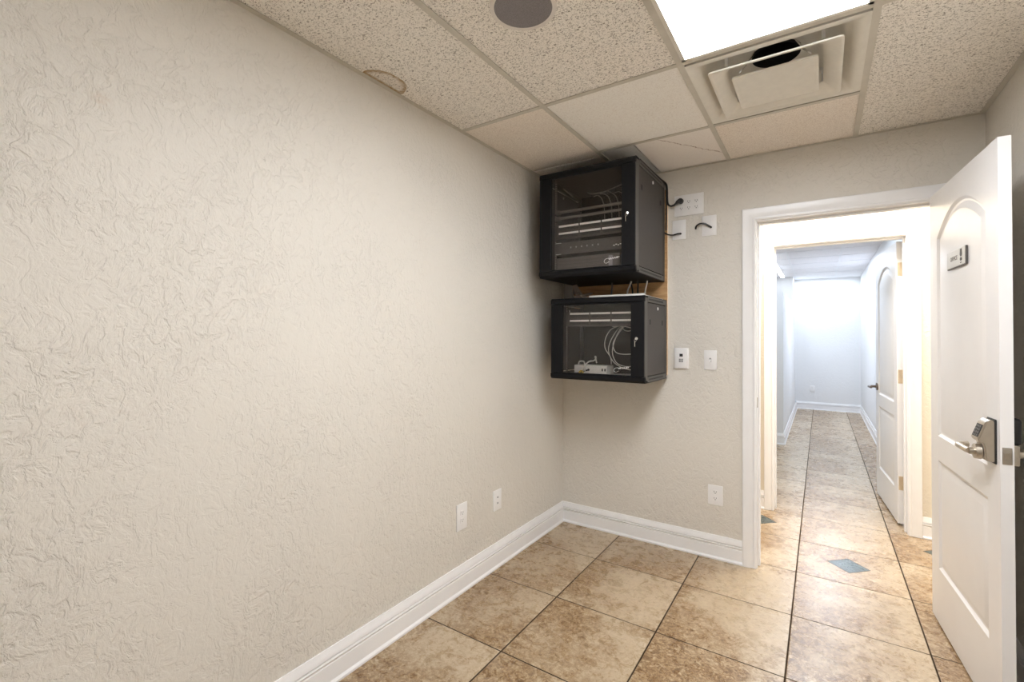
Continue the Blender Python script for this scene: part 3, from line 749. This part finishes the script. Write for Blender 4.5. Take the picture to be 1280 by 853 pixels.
def cabinet(x0, x1, yf, z0, z1, name, label, slots_top):
    yb = -PB - 0.001
    w = x1 - x0; D = yb - yf
    R = thing(name, ((x0 + x1) / 2, (yf + yb) / 2, z0), label, 'network cabinet')
    tk = 0.0018
    # carcass: top, bottom, back and four posts; front lips bevelled
    m = MB()
    lip = 0.036
    yl = yf + 0.030      # frame behind the door line
    m.prism([(yf + 0.006, z1 - lip), (yf, z1 - lip + 0.004), (yf, z1 - 0.012), (yf + 0.010, z1), (yb, z1), (yb, z1 - 0.004), (yf + 0.022, z1 - 0.004), (yf + 0.022, z1 - lip)], lambda y, z, a: (a, y, z), x0, x1)
    m.prism([(yf + 0.006, z0 + lip), (yf, z0 + lip - 0.004), (yf, z0 + 0.014), (yf + 0.014, z0), (yb, z0), (yb, z0 + 0.004), (yf + 0.022, z0 + 0.004), (yf + 0.022, z0 + lip)], lambda y, z, a: (a, y, z), x0, x1)
    m.box(x0 + 0.004, x1 - 0.004, yb - 0.003, yb, z0 + 0.004, z1 - 0.004)
    m.build('carcass', M_BLACK, R)
    # side frames: post at the front, rails at top and bottom, post at the back; lift-off panel inside
    for sx, xa in ((-1, x0), (1, x1)):
        X0, X1 = (xa, xa + 0.020) if sx < 0 else (xa - 0.020, xa)
        m = MB()
        m.box(X0, X1, yf + 0.004, yf + 0.062, z0 + 0.012, z1 - 0.010, 0.003, 1)
        m.box(X0, X1, yb - 0.030, yb - 0.001, z0 + 0.002, z1 - 0.002, 0.002, 1)
        m.box(X0, X1, yf + 0.062, yb - 0.030, z1 - 0.036, z1 - 0.002, 0.002, 1)
        m.box(X0, X1, yf + 0.062, yb - 0.030, z0 + 0.002, z0 + 0.036, 0.002, 1)
        fr = m.build('side_frame', M_SIDE_EDGE, R)
        ns = max(5, int((D - 0.16) / 0.014))
        for zc in (z0 + 0.020, z1 - 0.019):
            m = MB()
            for k in range(ns):
                yc = yf + 0.085 + k * 0.014
                m.box(xa - 0.0006, xa + 0.0006, yc, yc + 0.008, zc - 0.005, zc + 0.005)
            m.build('vent_grille', M_SLOT, fr)
        m = MB()
        Xp0, Xp1 = (xa + 0.002, xa + 0.004) if sx < 0 else (xa - 0.004, xa - 0.002)
        m.box(Xp0, Xp1, yf + 0.066, yb - 0.033, z0 + 0.040, z1 - 0.040, 0.0008, 1)
        pn = m.build('side_panel', M_SIDE, R)
        for yc in (yf + 0.112, yb - 0.095):
            m = MB().box(xa - 0.0026 if sx > 0 else xa + 0.0014, xa - 0.0014 if sx > 0 else xa + 0.0026, yc - 0.014, yc + 0.014, z1 - 0.166, z1 - 0.136); m.build('catch', M_SLOT, pn)
        m = MB().cyl((xa - sx * 0.001, (yf + yb) / 2 + 0.03, z1 - 0.066), (1, 0, 0), 0.0095, 0.006, 18)
        m.build('panel_lock', M_PLATE, pn)
    # glazed door
    zd0, zd1 = z0 + lip + 0.001, z1 - lip - 0.001
    gl, gr, gz0, gz1 = x0 + 0.084, x1 - 0.081, zd0 + 0.006, zd1 - 0.006
    m = MB()
    m.box(x0 + 0.002, gl, yf, yf + 0.018, zd0, zd1, 0.002, 1).box(gr, x1 - 0.002, yf, yf + 0.018, zd0, zd1, 0.002, 1)
    m.box(gl, gr, yf + 0.002, yf + 0.018, zd0, gz0).box(gl, gr, yf + 0.002, yf + 0.018, gz1, zd1)
    dr = m.build('door', M_BLACK, R)
    m = MB().box(gl - 0.002, gr + 0.002, yf + 0.004, yf + 0.008, gz0 - 0.002, gz1 + 0.002)
    m.build('glass_pane', M_GLASS, dr)
    zc = (z0 + z1) / 2
    kx = x1 - 0.045
    m = MB().cyl((kx, yf - 0.003, zc + 0.005), (0, 1, 0), 0.0085, 0.010, 20).box(kx - 0.002, kx + 0.002, yf - 0.018, yf - 0.006, zc - 0.002, zc + 0.012, 0.001, 1)
    m.ring((kx - 0.004, yf - 0.012, zc - 0.006), (0.3, 1, 0), 0.006, 0.008, 0.0015, 18).box(kx - 0.010, kx - 0.006, yf - 0.012, yf - 0.010, zc - 0.042, zc - 0.013, 0.0006, 1)
    m.build('door_lock', M_CHROME, dr)
    # white script mark on the glass
    lx, lz, s = gr - 0.103, gz0 + 0.022, 1.0
    m = MB(); y = yf + 0.0032
    m.tube([(lx + 0.030, y, lz + 0.002), (lx + 0.012, y, lz - 0.006), (lx, y, lz + 0.002), (lx + 0.006, y, lz + 0.016), (lx + 0.024, y, lz + 0.021), (lx + 0.036, y, lz + 0.014)], 0.0026, 8, True, 0.35)
    for k in range(5):
        a = lx + 0.028 + k * 0.0125; b = lz + 0.015 + k * 0.0012
        m.tube([(a, y, b + 0.008), (a + 0.001, y, b - 0.001), (a + 0.006, y, b + 0.001), (a + 0.009, y, b + 0.008), (a + 0.0125, y, b + 0.001)], 0.0023, 8, True, 0.35)
    m.tube([(lx + 0.078, y, lz + 0.027), (lx + 0.092, y, lz + 0.026)], 0.0022, 8, False, 0.35)
    m.build('logo', M_STRIP, dr)
    # 19 inch rails, punched
    yr = yf + 0.088
    for xx in (x0 + 0.062, x1 - 0.078):
        m = MB().box(xx, xx + 0.016, yr, yr + 0.002, z0 + 0.012, z1 - 0.012).box(xx if xx < (x0 + x1) / 2 else xx + 0.014, xx + 0.002 if xx < (x0 + x1) / 2 else xx + 0.016, yr, yr + 0.03, z0 + 0.012, z1 - 0.012)
        rl = m.build('mounting_rail', M_INNER, R)
        m = MB().box(xx + 0.005, xx + 0.011, yr - 0.0006, yr + 0.0004, z0 + 0.03, z1 - 0.03)
        m.build('punched_strip', M_PUNCH, rl)
    return R, yr

XA0, XA1, YA, ZA0, ZA1 = 0.137, 0.751, -0.600, 1.724, 2.370
XB0, XB1, YB, ZB0, ZB1 = 0.157, 0.764, -0.480, 1.094, 1.602
upper, yra = cabinet(XA0, XA1, YA, ZA0, ZA1, 'network_cabinet', 'larger black glass-fronted network cabinet hung just under the ceiling', True)
lower, yrb = cabinet(XB0, XB1, YB, ZB0, ZB1, 'network_cabinet', 'smaller black glass-fronted network cabinet with a white box inside, lower on the wall', True)

def patch_panel(x0, x1, y, zrows, label, rowgap=0.0445):
    R = thing('patch_panel', ((x0 + x1) / 2, y + 0.02, min(zrows) - 0.035), label, 'patch panel')
    m = MB().box(x0, x1, y - 0.004, y - 0.0005, min(zrows) - 0.036, max(zrows) + 0.010, 0.0008, 1).box(x0 + 0.02, x1 - 0.02, y, y + 0.03, min(zrows) - 0.03, max(zrows) + 0.005)
    m.build('panel', M_INNER, R)
    w = (x1 - x0 - 0.05) / 3
    for z in zrows:
        for k in range(3):
            a = x0 + 0.025 + k * w
            m = MB().box(a + 0.005, a + w - 0.005, y - 0.009, y - 0.0035, z - 0.0055, z + 0.0055)
            m.build('label_strip', M_STRIP, R)
            m = MB().box(a + 0.006, a + w - 0.008, y - 0.0048, y - 0.0036, z - 0.024, z - 0.009)
            m.build('port_row', M_SLOT, R)
    return R
pa = patch_panel(XA0 + 0.066, XA1 - 0.066, yra, (2.050, 2.005), 'patch panel with two rows of white label strips in the upper cabinet')
pb = patch_panel(XB0 + 0.066, XB1 - 0.066, yrb, (1.508, 1.463), 'patch panel with two rows of white label strips in the lower cabinet')
# two grey lacing bars above the upper patch panel
for k, z in enumerate((2.135, 2.097)):
    R = thing('cable_bar', ((XA0 + XA1) / 2, yra - 0.01, z), ['upper of two grey cable bars in the upper cabinet', 'second grey cable bar, just above the patch panel of the upper cabinet'][k], 'cable bar')
    m = MB().tube([(XA0 + 0.11, yra - 0.02, z), (XA1 - 0.085, yra - 0.02, z)], 0.009, 12, False)
    m.build('bar', plain('bar_grey_%d' % k, (0.16, 0.145, 0.14), 0.4, 0.3), R)
    m = MB().box(XA0 + 0.080, XA0 + 0.115, yra - 0.030, yra - 0.003, z - 0.013, z + 0.013, 0.003, 1); m.build('bracket', M_DEVICE2, R)
    m = MB().box(XA1 - 0.095, XA1 - 0.080, yra - 0.030, yra - 0.003, z - 0.013, z + 0.013, 0.003, 1)
    m.build('bracket', M_DEVICE2, R)
# rack devices
R = thing('rack_switch', ((XA0 + XA1) / 2, yra + 0.15, 1.872), 'grey rack unit with a row of small ports under the upper patch panel', 'network switch')
m = MB().box(XA0 + 0.070, XA1 - 0.066, yra - 0.006, yra + 0.28, 1.872, 1.948, 0.002, 1); m.build('case', M_DEVICE, R)
m = MB().box(XA0 + 0.066, XA1 - 0.062, yra - 0.004, yra - 0.001, 1.872, 1.948, 0.001, 1); m.build('mounting_ear', M_DEVICE, R)
for k in range(6):
    m = MB().box(XA0 + 0.175 + k * 0.036, XA0 + 0.183 + k * 0.036, yra - 0.0068, yra - 0.0055, 1.908, 1.918); m.build('port', M_GREYMARK, R)
for k in range(2):
    m = MB().box(XA0 + 0.074, XA0 + 0.112, yra - 0.0072, yra - 0.0058, 1.945 - k * 0.070, 1.9475 - k * 0.070); m.build('label_strip', M_STRIP, R)
m = MB()
for k in range(6): m.box(XA1 - 0.160 + k * 0.013, XA1 - 0.151 + k * 0.013, yra - 0.0070, yra - 0.0058, 1.895 + (k % 2) * 0.005, 1.900 + (k % 2) * 0.005)
m.build('marking', M_STRIP, R)
R = thing('rack_battery', ((XA0 + XA1) / 2, yra + 0.15, ZA0 + 0.006), 'taupe power unit on the floor of the upper cabinet', 'power unit')
m = MB().box(XA0 + 0.080, XA1 - 0.120, yra - 0.002, yra + 0.30, ZA0 + 0.006, ZA0 + 0.130, 0.003, 1); m.build('case', M_DEVICE2, R)
m = MB().box(XA1 - 0.190, XA1 - 0.165, yra - 0.005, yra - 0.001, ZA0 + 0.040, ZA0 + 0.118, 0.001, 1); m.build('label_panel', plain('lilac_grey_label', (0.30, 0.28, 0.30), 0.5), R)
m = MB()
for k in range(4): m.box(XA0 + 0.09, XA1 - 0.21, yra - 0.0035, yra - 0.0015, ZA0 + 0.045 + k * 0.02, ZA0 + 0.047 + k * 0.02)
m.build('groove', M_INNER, R)
# cables in the upper cabinet
cl = []
for k in range(5):
    a = 0.47 + 0.045 * k
    cl.append([(a - 0.06, yra + 0.12, 2.245 + 0.012 * (k % 3)), (a, yra + 0.05, 2.225), (a + 0.035, yra + 0.03, 2.19), (a + 0.05, yra + 0.03, 2.13), (a + 0.045, yra + 0.05, 2.045)])
m = MB()
for c in cl: m.tube(c, 0.0028, 6)
m.tube([(0.24, yra + 0.04, 2.30), (0.27, yra + 0.03, 2.275), (0.30, yra + 0.05, 2.245)], 0.004, 6)
m.tube([(0.38, yra + 0.1, 2.27), (0.44, yra + 0.03, 2.235), (0.52, yra + 0.03, 2.235), (0.62, yra + 0.06, 2.27), (0.68, yra + 0.06, 2.275)], 0.0035, 6)
o = m.build('network_cables', M_CABLE_G); origin(o, (0.5, yra + 0.05, 2.05))
tag(o, 'loose grey data cables behind the glass at the top of the upper cabinet', 'cables', None, 'stuff')

# lower cabinet contents
R = thing('shelf_tray', (0.44, -0.30, ZB0 + 0.012), 'white tray on the floor of the lower cabinet', 'tray')
m = MB().box(0.260, 0.600, -0.395, -0.12, ZB0 + 0.014, ZB0 + 0.024, 0.003, 1); m.build('deck', M_WHITEPL, R)
m = MB().box(0.258, 0.602, -0.400, -0.392, ZB0 + 0.008, ZB0 + 0.032, 0.002, 1); m.build('rim', M_WHITEPL, R)
zt = ZB0 + 0.0245
R = thing('modem_box', (0.375, -0.32, zt), 'white box-shaped modem on the tray in the lower cabinet', 'modem')
m = MB().box(0.270, 0.494, -0.372, -0.255, zt, zt + 0.062, 0.006, 2); m.build('case', M_WHITEPL, R)
for u in (0.460, 0.478):
    m = MB().box(u, u + 0.009, -0.3735, -0.3715, zt + 0.028, zt + 0.044); m.build('socket', M_SLOT, R)
m = MB().cyl((0.372, -0.3725, zt + 0.034), (0, 1, 0), 0.007, 0.004, 14)
m.build('socket', M_SLOT, R)
def cable(name, paths, r, mat, label, cat, kind=None, seg=7):
    mb = MB()
    for p in paths: mb.tube(p, r, seg)
    o = mb.build(name, mat)
    c = Vector(paths[0][0]); origin(o, c)
    return tag(o, label, cat, None, kind)
cable('white_cable', [[(0.283, -0.33, zt + 0.060), (0.295, -0.345, zt + 0.082), (0.33, -0.36, zt + 0.086), (0.35, -0.385, zt + 0.074), (0.352, -0.39, zt + 0.05), (0.34, -0.392, zt + 0.018)]], 0.0042, M_CABLE_W, 'white cable arching over the end of the modem', 'cable')
cable('white_cable', [[(0.356, -0.386, zt + 0.02), (0.352, -0.385, zt + 0.055), (0.372, -0.37, zt + 0.085), (0.40, -0.35, zt + 0.092), (0.408, -0.34, zt + 0.11), (0.398, -0.33, zt + 0.116), (0.405, -0.32, zt + 0.075)]], 0.0042, M_CABLE_W, 'white cable looping up from the middle of the modem', 'cable')
cable('black_cable', [[(0.25, -0.385, zt + 0.008), (0.30, -0.388, zt + 0.010), (0.335, -0.386, zt + 0.020), (0.372, -0.376, zt + 0.034)]], 0.0045, M_CABLE_K, 'black power lead plugged into the modem', 'cable')
cable('yellow_cable', [[(0.315, -0.392, zt + 0.012), (0.328, -0.394, zt + 0.026), (0.343, -0.392, zt + 0.020), (0.333, -0.390, zt + 0.006), (0.345, -0.388, zt + 0.034)]], 0.005, M_CABLE_Y, 'short yellow lead tied in front of the modem', 'cable')
cable('cable_bundle', [
    [(0.540, -0.30, 1.430), (0.505, -0.34, 1.405), (0.480, -0.36, 1.350), (0.478, -0.36, 1.29), (0.505, -0.34, 1.235), (0.495, -0.30, 1.19)],
    [(0.560, -0.30, 1.430), (0.545, -0.35, 1.395), (0.515, -0.37, 1.33), (0.505, -0.37, 1.27), (0.530, -0.36, 1.21), (0.575, -0.34, 1.175), (0.640, -0.33, 1.160), (0.675, -0.32, 1.165)],
    [(0.585, -0.30, 1.435), (0.555, -0.34, 1.38), (0.530, -0.36, 1.32), (0.545, -0.36, 1.27), (0.585, -0.34, 1.255), (0.665, -0.32, 1.26)],
    [(0.610, -0.30, 1.435), (0.575, -0.33, 1.42), (0.545, -0.35, 1.36), (0.525, -0.36, 1.27), (0.555, -0.36, 1.20), (0.62, -0.34, 1.18), (0.67, -0.32, 1.20)],
    [(0.480, -0.28, 1.44), (0.520, -0.32, 1.425), (0.570, -0.33, 1.43), (0.640, -0.31, 1.415)],
    [(0.570, -0.33, 1.43), (0.600, -0.33, 1.40), (0.660, -0.31, 1.405)]], 0.0027, M_CABLE_W, 'tangle of white data cables hanging inside the lower cabinet', 'cables', 'stuff')

# between the cabinets
R = thing('flat_tray', (0.53, -0.26, ZB1), 'thin white flat tray lying on top of the lower cabinet', 'tray')
m = MB().box(0.405, 0.752, -0.440, -0.06, ZB1 + 0.0005, ZB1 + 0.006, 0.001, 1).box(0.405, 0.752, -0.442, -0.438, ZB1 + 0.0005, ZB1 + 0.014, 0.001, 1)
m.build('sheet', M_WHITEPL, R)
zt = ZB1 + 0.0065
for k, (xx, mt, lb) in enumerate(((0.44, M_CABLE_G, 'thin grey cable rising between the cabinets, middle of the gap'), (0.555, M_CABLE_W, 'pale cable curving up to the upper cabinet near the gap\'s centre'), (0.585, M_CABLE_K, 'black cable slanting up into the upper cabinet'),
                                  (0.625, M_CABLE_K, 'black cable standing straight between the cabinets'), (0.665, M_CABLE_W, 'pale cable nearest the open end of the cabinet gap'))):
    y = -0.16 - 0.02 * (k % 2)
    dx = (0.0, 0.025, -0.02, -0.004, 0.012)[k]
    cable('loose_cable', [[(xx, y, zt + 0.002), (xx + dx * 0.1, y, zt + 0.05), (xx + dx * 0.6, y + 0.01, zt + 0.09), (xx + dx, y + 0.01, ZA0 - 0.001)]], 0.005, mt, lb, 'cable')
cable('cable_bundle', [[(0.150 + 0.010 * k, -0.14 - 0.012 * k, ZA0 - 0.004), (0.165 + 0.016 * k, -0.18, ZA0 - 0.050 - 0.006 * k), (0.205 + 0.026 * k, -0.24, ZB1 + 0.030 + 0.009 * (k % 3)), (0.270 + 0.022 * (k % 3), -0.32 - 0.012 * k, ZB1 + 0.012 + 0.010 * (k % 2)), (0.340 + 0.012 * (k % 4), -0.36, ZB1 + 0.007)] for k in range(6)],
      0.0048, M_CABLE_T, 'bundle of brownish grey cables on the lower cabinet beside the duct', 'cables', 'stuff')

# leads on the wall
R = thing('power_cord', (0.85, -0.02, 2.24), 'thick black power cord from the upper cabinet\'s top edge, its plug in the six-way outlet', 'power cord')
m = MB().tube([(0.742, -0.50, ZA1 + 0.006), (0.744, -0.30, ZA1 + 0.006), (0.746, -0.12, ZA1 + 0.006), (0.752, -0.060, ZA1 + 0.004), (0.764, -0.034, ZA1 - 0.012), (0.768, -0.030, 2.32), (0.769, -0.030, 2.27), (0.773, -0.030, 2.232), (0.790, -0.034, 2.214), (0.812, -0.040, 2.214), (0.830, -0.040, 2.226)], 0.0062, 10)
m.build('lead', M_CABLE_K, R)
m = MB().tube([(0.826, -0.040, 2.222), (0.838, -0.038, 2.232), (0.850, -0.028, 2.240), (0.852, -0.010, 2.240)], lambda t: 0.008 + 0.009 * min(1, t * 1.6), 12)
m.build('plug', M_CABLE_K, R)
cable('black_cable', [[(0.738, -0.45, ZA1 + 0.004), (0.738, -0.2, ZA1 + 0.004), (0.746, -0.055, ZA1 + 0.002), (0.759, -0.026, 2.35), (0.762, -0.024, 2.25), (0.762, -0.024, 2.15), (0.760, -0.022, 2.06)]], 0.0042, M_CABLE_K, 'thinner black cable running down the corner of the upper cabinet', 'cable')
cable('black_cable', [[(0.752, -0.030, 2.045), (0.775, -0.030, 2.030), (0.805, -0.028, 2.024), (0.830, -0.022, 2.030), (0.848, -0.009, 2.033)]], 0.0045, M_CABLE_K, 'thin black cable from the upper cabinet into the blank plate', 'cable')
cable('black_cable', [[(0.940, -0.006, 2.052), (0.948, -0.022, 2.066), (0.972, -0.030, 2.076), (1.000, -0.028, 2.072), (1.026, -0.018, 2.055), (1.032, -0.009, 2.052)]], 0.0055, M_CABLE_K, 'short black cable arched across the edge of the blank plate', 'cable')

# ------------------------------------------------------------------ things in the ceiling
# light fixture
lx0, lx1, ly0, ly1 = BX[1] + W, BX[2] - W, BY[1] + W, BY[2] - W
R = thing('ceiling_light', ((lx0 + lx1) / 2, (ly0 + ly1) / 2, H), 'large glowing rectangular light panel set in the office ceiling', 'ceiling light')
m = MB()
m.box(lx0, lx0 + 0.014, ly0, ly1, H - 0.001, H + 0.06).box(lx1 - 0.014, lx1, ly0, ly1, H - 0.001, H + 0.06).box(lx0, lx1, ly0, ly0 + 0.014, H - 0.001, H + 0.06).box(lx0, lx1, ly1 - 0.014, ly1, H - 0.001, H + 0.06).box(lx0, lx1, ly0, ly1, H + 0.06, H + 0.065)
m.build('frame', M_VENT, R)
m = MB().box(lx0 + 0.014, lx1 - 0.014, ly0 + 0.014, ly1 - 0.014, H + 0.003, H + 0.006)
LIGHT_MAT = emit('lit_diffuser', (0.925, 0.955, 1.0), 22.5)
m.build('diffuser', LIGHT_MAT, R)

# air diffuser: pan with three nested flared cones
vx0, vx1, vy0, vy1 = BX[1] + W, BX[2] - W, BY[2] + W, YC - W
vc = ((vx0 + vx1) / 2, (vy0 + vy1) / 2)
R = thing('air_diffuser', (vc[0], vc[1], H), 'square off-white air vent with nested louvred cones beside the light panel', 'air vent')
sq = lambda h, z, cx=vc[0], cy=vc[1]: [(cx - h, cy - h, z), (cx + h, cy - h, z), (cx + h, cy + h, z), (cx - h, cy + h, z)]
rc = lambda a, b, z, n=8: [(x, y, z) for x, y in rsq(a, b, n)]
def rsq(h, rad, n=6):
    out = []
    for cx_, cy_, a0 in ((1, 1, 0), (-1, 1, 90), (-1, -1, 180), (1, -1, 270)):
        for k in range(n + 1):
            a = math.radians(a0 + 90 * k / n)
            out.append((vc[0] + cx_ * (h - rad) + rad * math.cos(a), vc[1] + cy_ * (h - rad) + rad * math.sin(a)))
    return out
def ring3(h, rad, z): return [(x, y, z) for x, y in rsq(h, rad)]
hv = (vx1 - vx0) / 2
m = MB()
m.loft([ring3(hv, 0.004, H - 0.001), ring3(hv - 0.026, 0.006, H - 0.001), ring3(hv - 0.050, 0.03, H + 0.020), ring3(hv - 0.085, 0.05, H + 0.055), ring3(hv - 0.135, 0.07, H + 0.100), ring3(0.092, 0.091, H + 0.112)])
m.loft([ring3(hv, 0.004, H - 0.001), ring3(hv, 0.004, H + 0.012), ring3(hv - 0.05, 0.03, H + 0.03), ring3(hv - 0.125, 0.07, H + 0.112), ring3(0.092, 0.091, H + 0.122)])
m.build('pan', M_VENT, R)
m = MB()
rr = lambda r, z: [(vc[0] + r * math.cos(2 * PI * k / 40), vc[1] + r * math.sin(2 * PI * k / 40), z) for k in range(40)]
m.loft([rr(0.090, H + 0.10), rr(0.090, H + 0.26), rr(0.001, H + 0.262)])
m.build('duct_collar', M_DUCT, R)
def cone(ho, hi, z0, z1, rad, name, solid=False):
    m = MB()
    a = [ring3(ho - 0.001, rad, z0 + 0.006), ring3(ho, rad, z0), ring3(ho - 0.003, rad, z0 - 0.001)]
    if solid:
        a += [ring3(ho - 0.012, rad, z0 + 0.001), ring3(ho - 0.020, rad, z0 + 0.004), ring3(0.03, 0.01, z0 + 0.000)]
        m.loft(a, True, False, True)
        m.loft([ring3(ho - 0.001, rad, z0 + 0.006), ring3(ho - 0.03, rad, z0 + 0.014), ring3(0.06, 0.03, z0 + 0.022)], True, False, True)
    else:
        a += [ring3(ho - 0.016, rad, z0 + 0.003), ring3((ho + hi) / 2 - 0.004, rad * 1.3, z0 + (z1 - z0) * 0.45), ring3(hi, rad * 1.6, z1)]
        m.loft(a)
        m.loft([ring3(ho - 0.001, rad, z0 + 0.006), ring3((ho + hi) / 2 + 0.004, rad * 1.3, z0 + 0.004 + (z1 - z0) * 0.5), ring3(hi + 0.002, rad * 1.6, z1 + 0.003), ring3(hi, rad * 1.6, z1)])
    return m.build(name, M_VENT, R)
cone(0.228, 0.165, H - 0.018, H + 0.012, 0.014, 'outer_cone')
cone(0.150, 0.06, H - 0.024, H + 0.03, 0.010, 'inner_cone', True)
for sx in (-1, 1):
    for sy in (-1, 1):
        m = MB()
        x, y = vc[0] + sx * 0.165, vc[1] + sy * 0.175
        m.box(x - 0.006, x + 0.006, y - 0.0015, y + 0.0015, H + 0.020, H + 0.090, 0.0008, 1).box(x - 0.010, x + 0.010, y - 0.012, y + 0.012, H + 0.072, H + 0.075)
        m.tube([(x - 0.011, y, H + 0.082), (x + 0.011, y, H + 0.082)], 0.004, 8, False)
        m.build('hanger_clip', M_PLATE, R)
for sx in (-1, 1):
    m = MB()
    m.tube([(vc[0] + sx * 0.075, vc[1] - 0.075, H + 0.100), (vc[0] + sx * 0.105, vc[1] - 0.095, H + 0.040), (vc[0] + sx * 0.12, vc[1] - 0.12, H + 0.012)], 0.010, 8, False, 0.25)
    m.build('cone_strap', M_CHROME, R)

# ceiling speaker
R = thing('ceiling_speaker', (0.783, -1.822, H), 'round grey speaker grille set in a ceiling tile', 'speaker')
m = MB().cyl((0.783, -1.822, H + 0.000), (0, 0, 1), 0.097, 0.006, 56); m.build('grille', M_SPKGRILL, R)
m = MB().ring((0.783, -1.822, H + 0.0005), (0, 0, 1), 0.0965, 0.111, 0.008, 56); m.build('rim', M_SPK_RIM, R)

# linear light in the far hall
R = thing('ceiling_strip_light', (1.02, 5.2, HH), 'thin glowing strip light on the ceiling of the far hall', 'ceiling light')
m = MB().box(0.985, 1.055, 4.0, 6.80, HH - 0.018, HH - 0.001, 0.004, 1); m.build('housing', M_PLATE, R)
m = MB().box(0.993, 1.047, 4.02, 6.78, HH - 0.026, HH - 0.0185, 0.003, 1); m.build('lens', emit('lit_strip', (0.86, 0.93, 1.0), 22.0), R)

# ------------------------------------------------------------------ lamps
def area(name, loc, sx, sy, watts, col, rot=(0, 0, 0)):
    l = bpy.data.lights.new(name, 'AREA'); l.shape = 'RECTANGLE'; l.size = sx; l.size_y = sy; l.energy = watts; l.color = col
    o = bpy.data.objects.new(name, l); COL.objects.link(o); o.location = loc; o.rotation_euler = rot
    return o
# unseen fill light added behind the camera to brighten walls and door
area('office_fill_added', ((BX[1] + BX[2]) / 2, -3.75, H - 0.004), 0.58, 1.16, 8, (0.96, 0.96, 1.0))
# corridor lights
area('corridor_lamp', (1.7, 0.62, 2.60), 1.2, 0.5, 50, (1.0, 0.965, 0.91))
area('corridor_lamp', (-0.8, 0.62, 2.60), 1.2, 0.5, 22, (1.0, 0.965, 0.91))
area('corridor_lamp', (3.2, 0.62, 2.60), 1.0, 0.5, 22, (1.0, 0.965, 0.91))
# hall lights
area('hall_lamp', (1.62, 7.18, HH - 0.02), 0.8, 0.3, 11, (0.76, 0.88, 1.0))
area('hall_lamp', (1.65, 5.3, HH - 0.02), 0.6, 1.0, 36, (0.74, 0.83, 1.0))
area('hall_lamp', (1.5, 2.7, HH - 0.02), 0.5, 1.0, 28, (0.70, 0.84, 1.0))
area('hall_lamp', (-0.3, 4.5, HH - 0.02), 0.5, 1.0, 14, (0.70, 0.85, 1.0))

w = bpy.data.worlds.new('World'); SC.world = w; w.use_nodes = True
w.node_tree.nodes['Background'].inputs[0].default_value = (0.9, 0.93, 1.0, 1); w.node_tree.nodes['Background'].inputs[1].default_value = 0.05

# ------------------------------------------------------------------ camera
f, yaw, pitch, roll = 583.1063, 0.5848, 0.0148, 0.0062
Fv = Vector((-math.sin(yaw), math.cos(yaw), 0)); Rv = Vector((math.cos(yaw), math.sin(yaw), 0)); Uv = Vector((0, 0, 1))
Fv, Uv = math.cos(pitch) * Fv + math.sin(pitch) * Uv, -math.sin(pitch) * Fv + math.cos(pitch) * Uv
Rv, Uv = math.cos(roll) * Rv + math.sin(roll) * Uv, -math.sin(roll) * Rv + math.cos(roll) * Uv
cam = bpy.data.cameras.new('camera'); co = bpy.data.objects.new('camera', cam); COL.objects.link(co)
Mx = Matrix((Rv, Uv, -Fv)).transposed().to_4x4(); Mx.translation = Vector((1.6018, -3.1133, 1.36))
co.matrix_world = Mx
cam.sensor_fit = 'HORIZONTAL'; cam.sensor_width = 36.0; cam.lens = f / 1280 * 36.0; cam.shift_y = -(426.5 - 412.26) / 1280
cam.clip_start = 0.05
SC.camera = co

vs = SC.view_settings
vs.view_transform = 'Standard'; vs.look = 'None'; vs.gamma = 1.0; vs.use_curve_mapping = False; vs.exposure = 0.0
SC.cycles.use_denoising = True
SC.cycles.max_bounces = 10; SC.cycles.diffuse_bounces = 6; SC.cycles.transparent_max_bounces = 12
SC.cycles.sample_clamp_indirect = 8.0
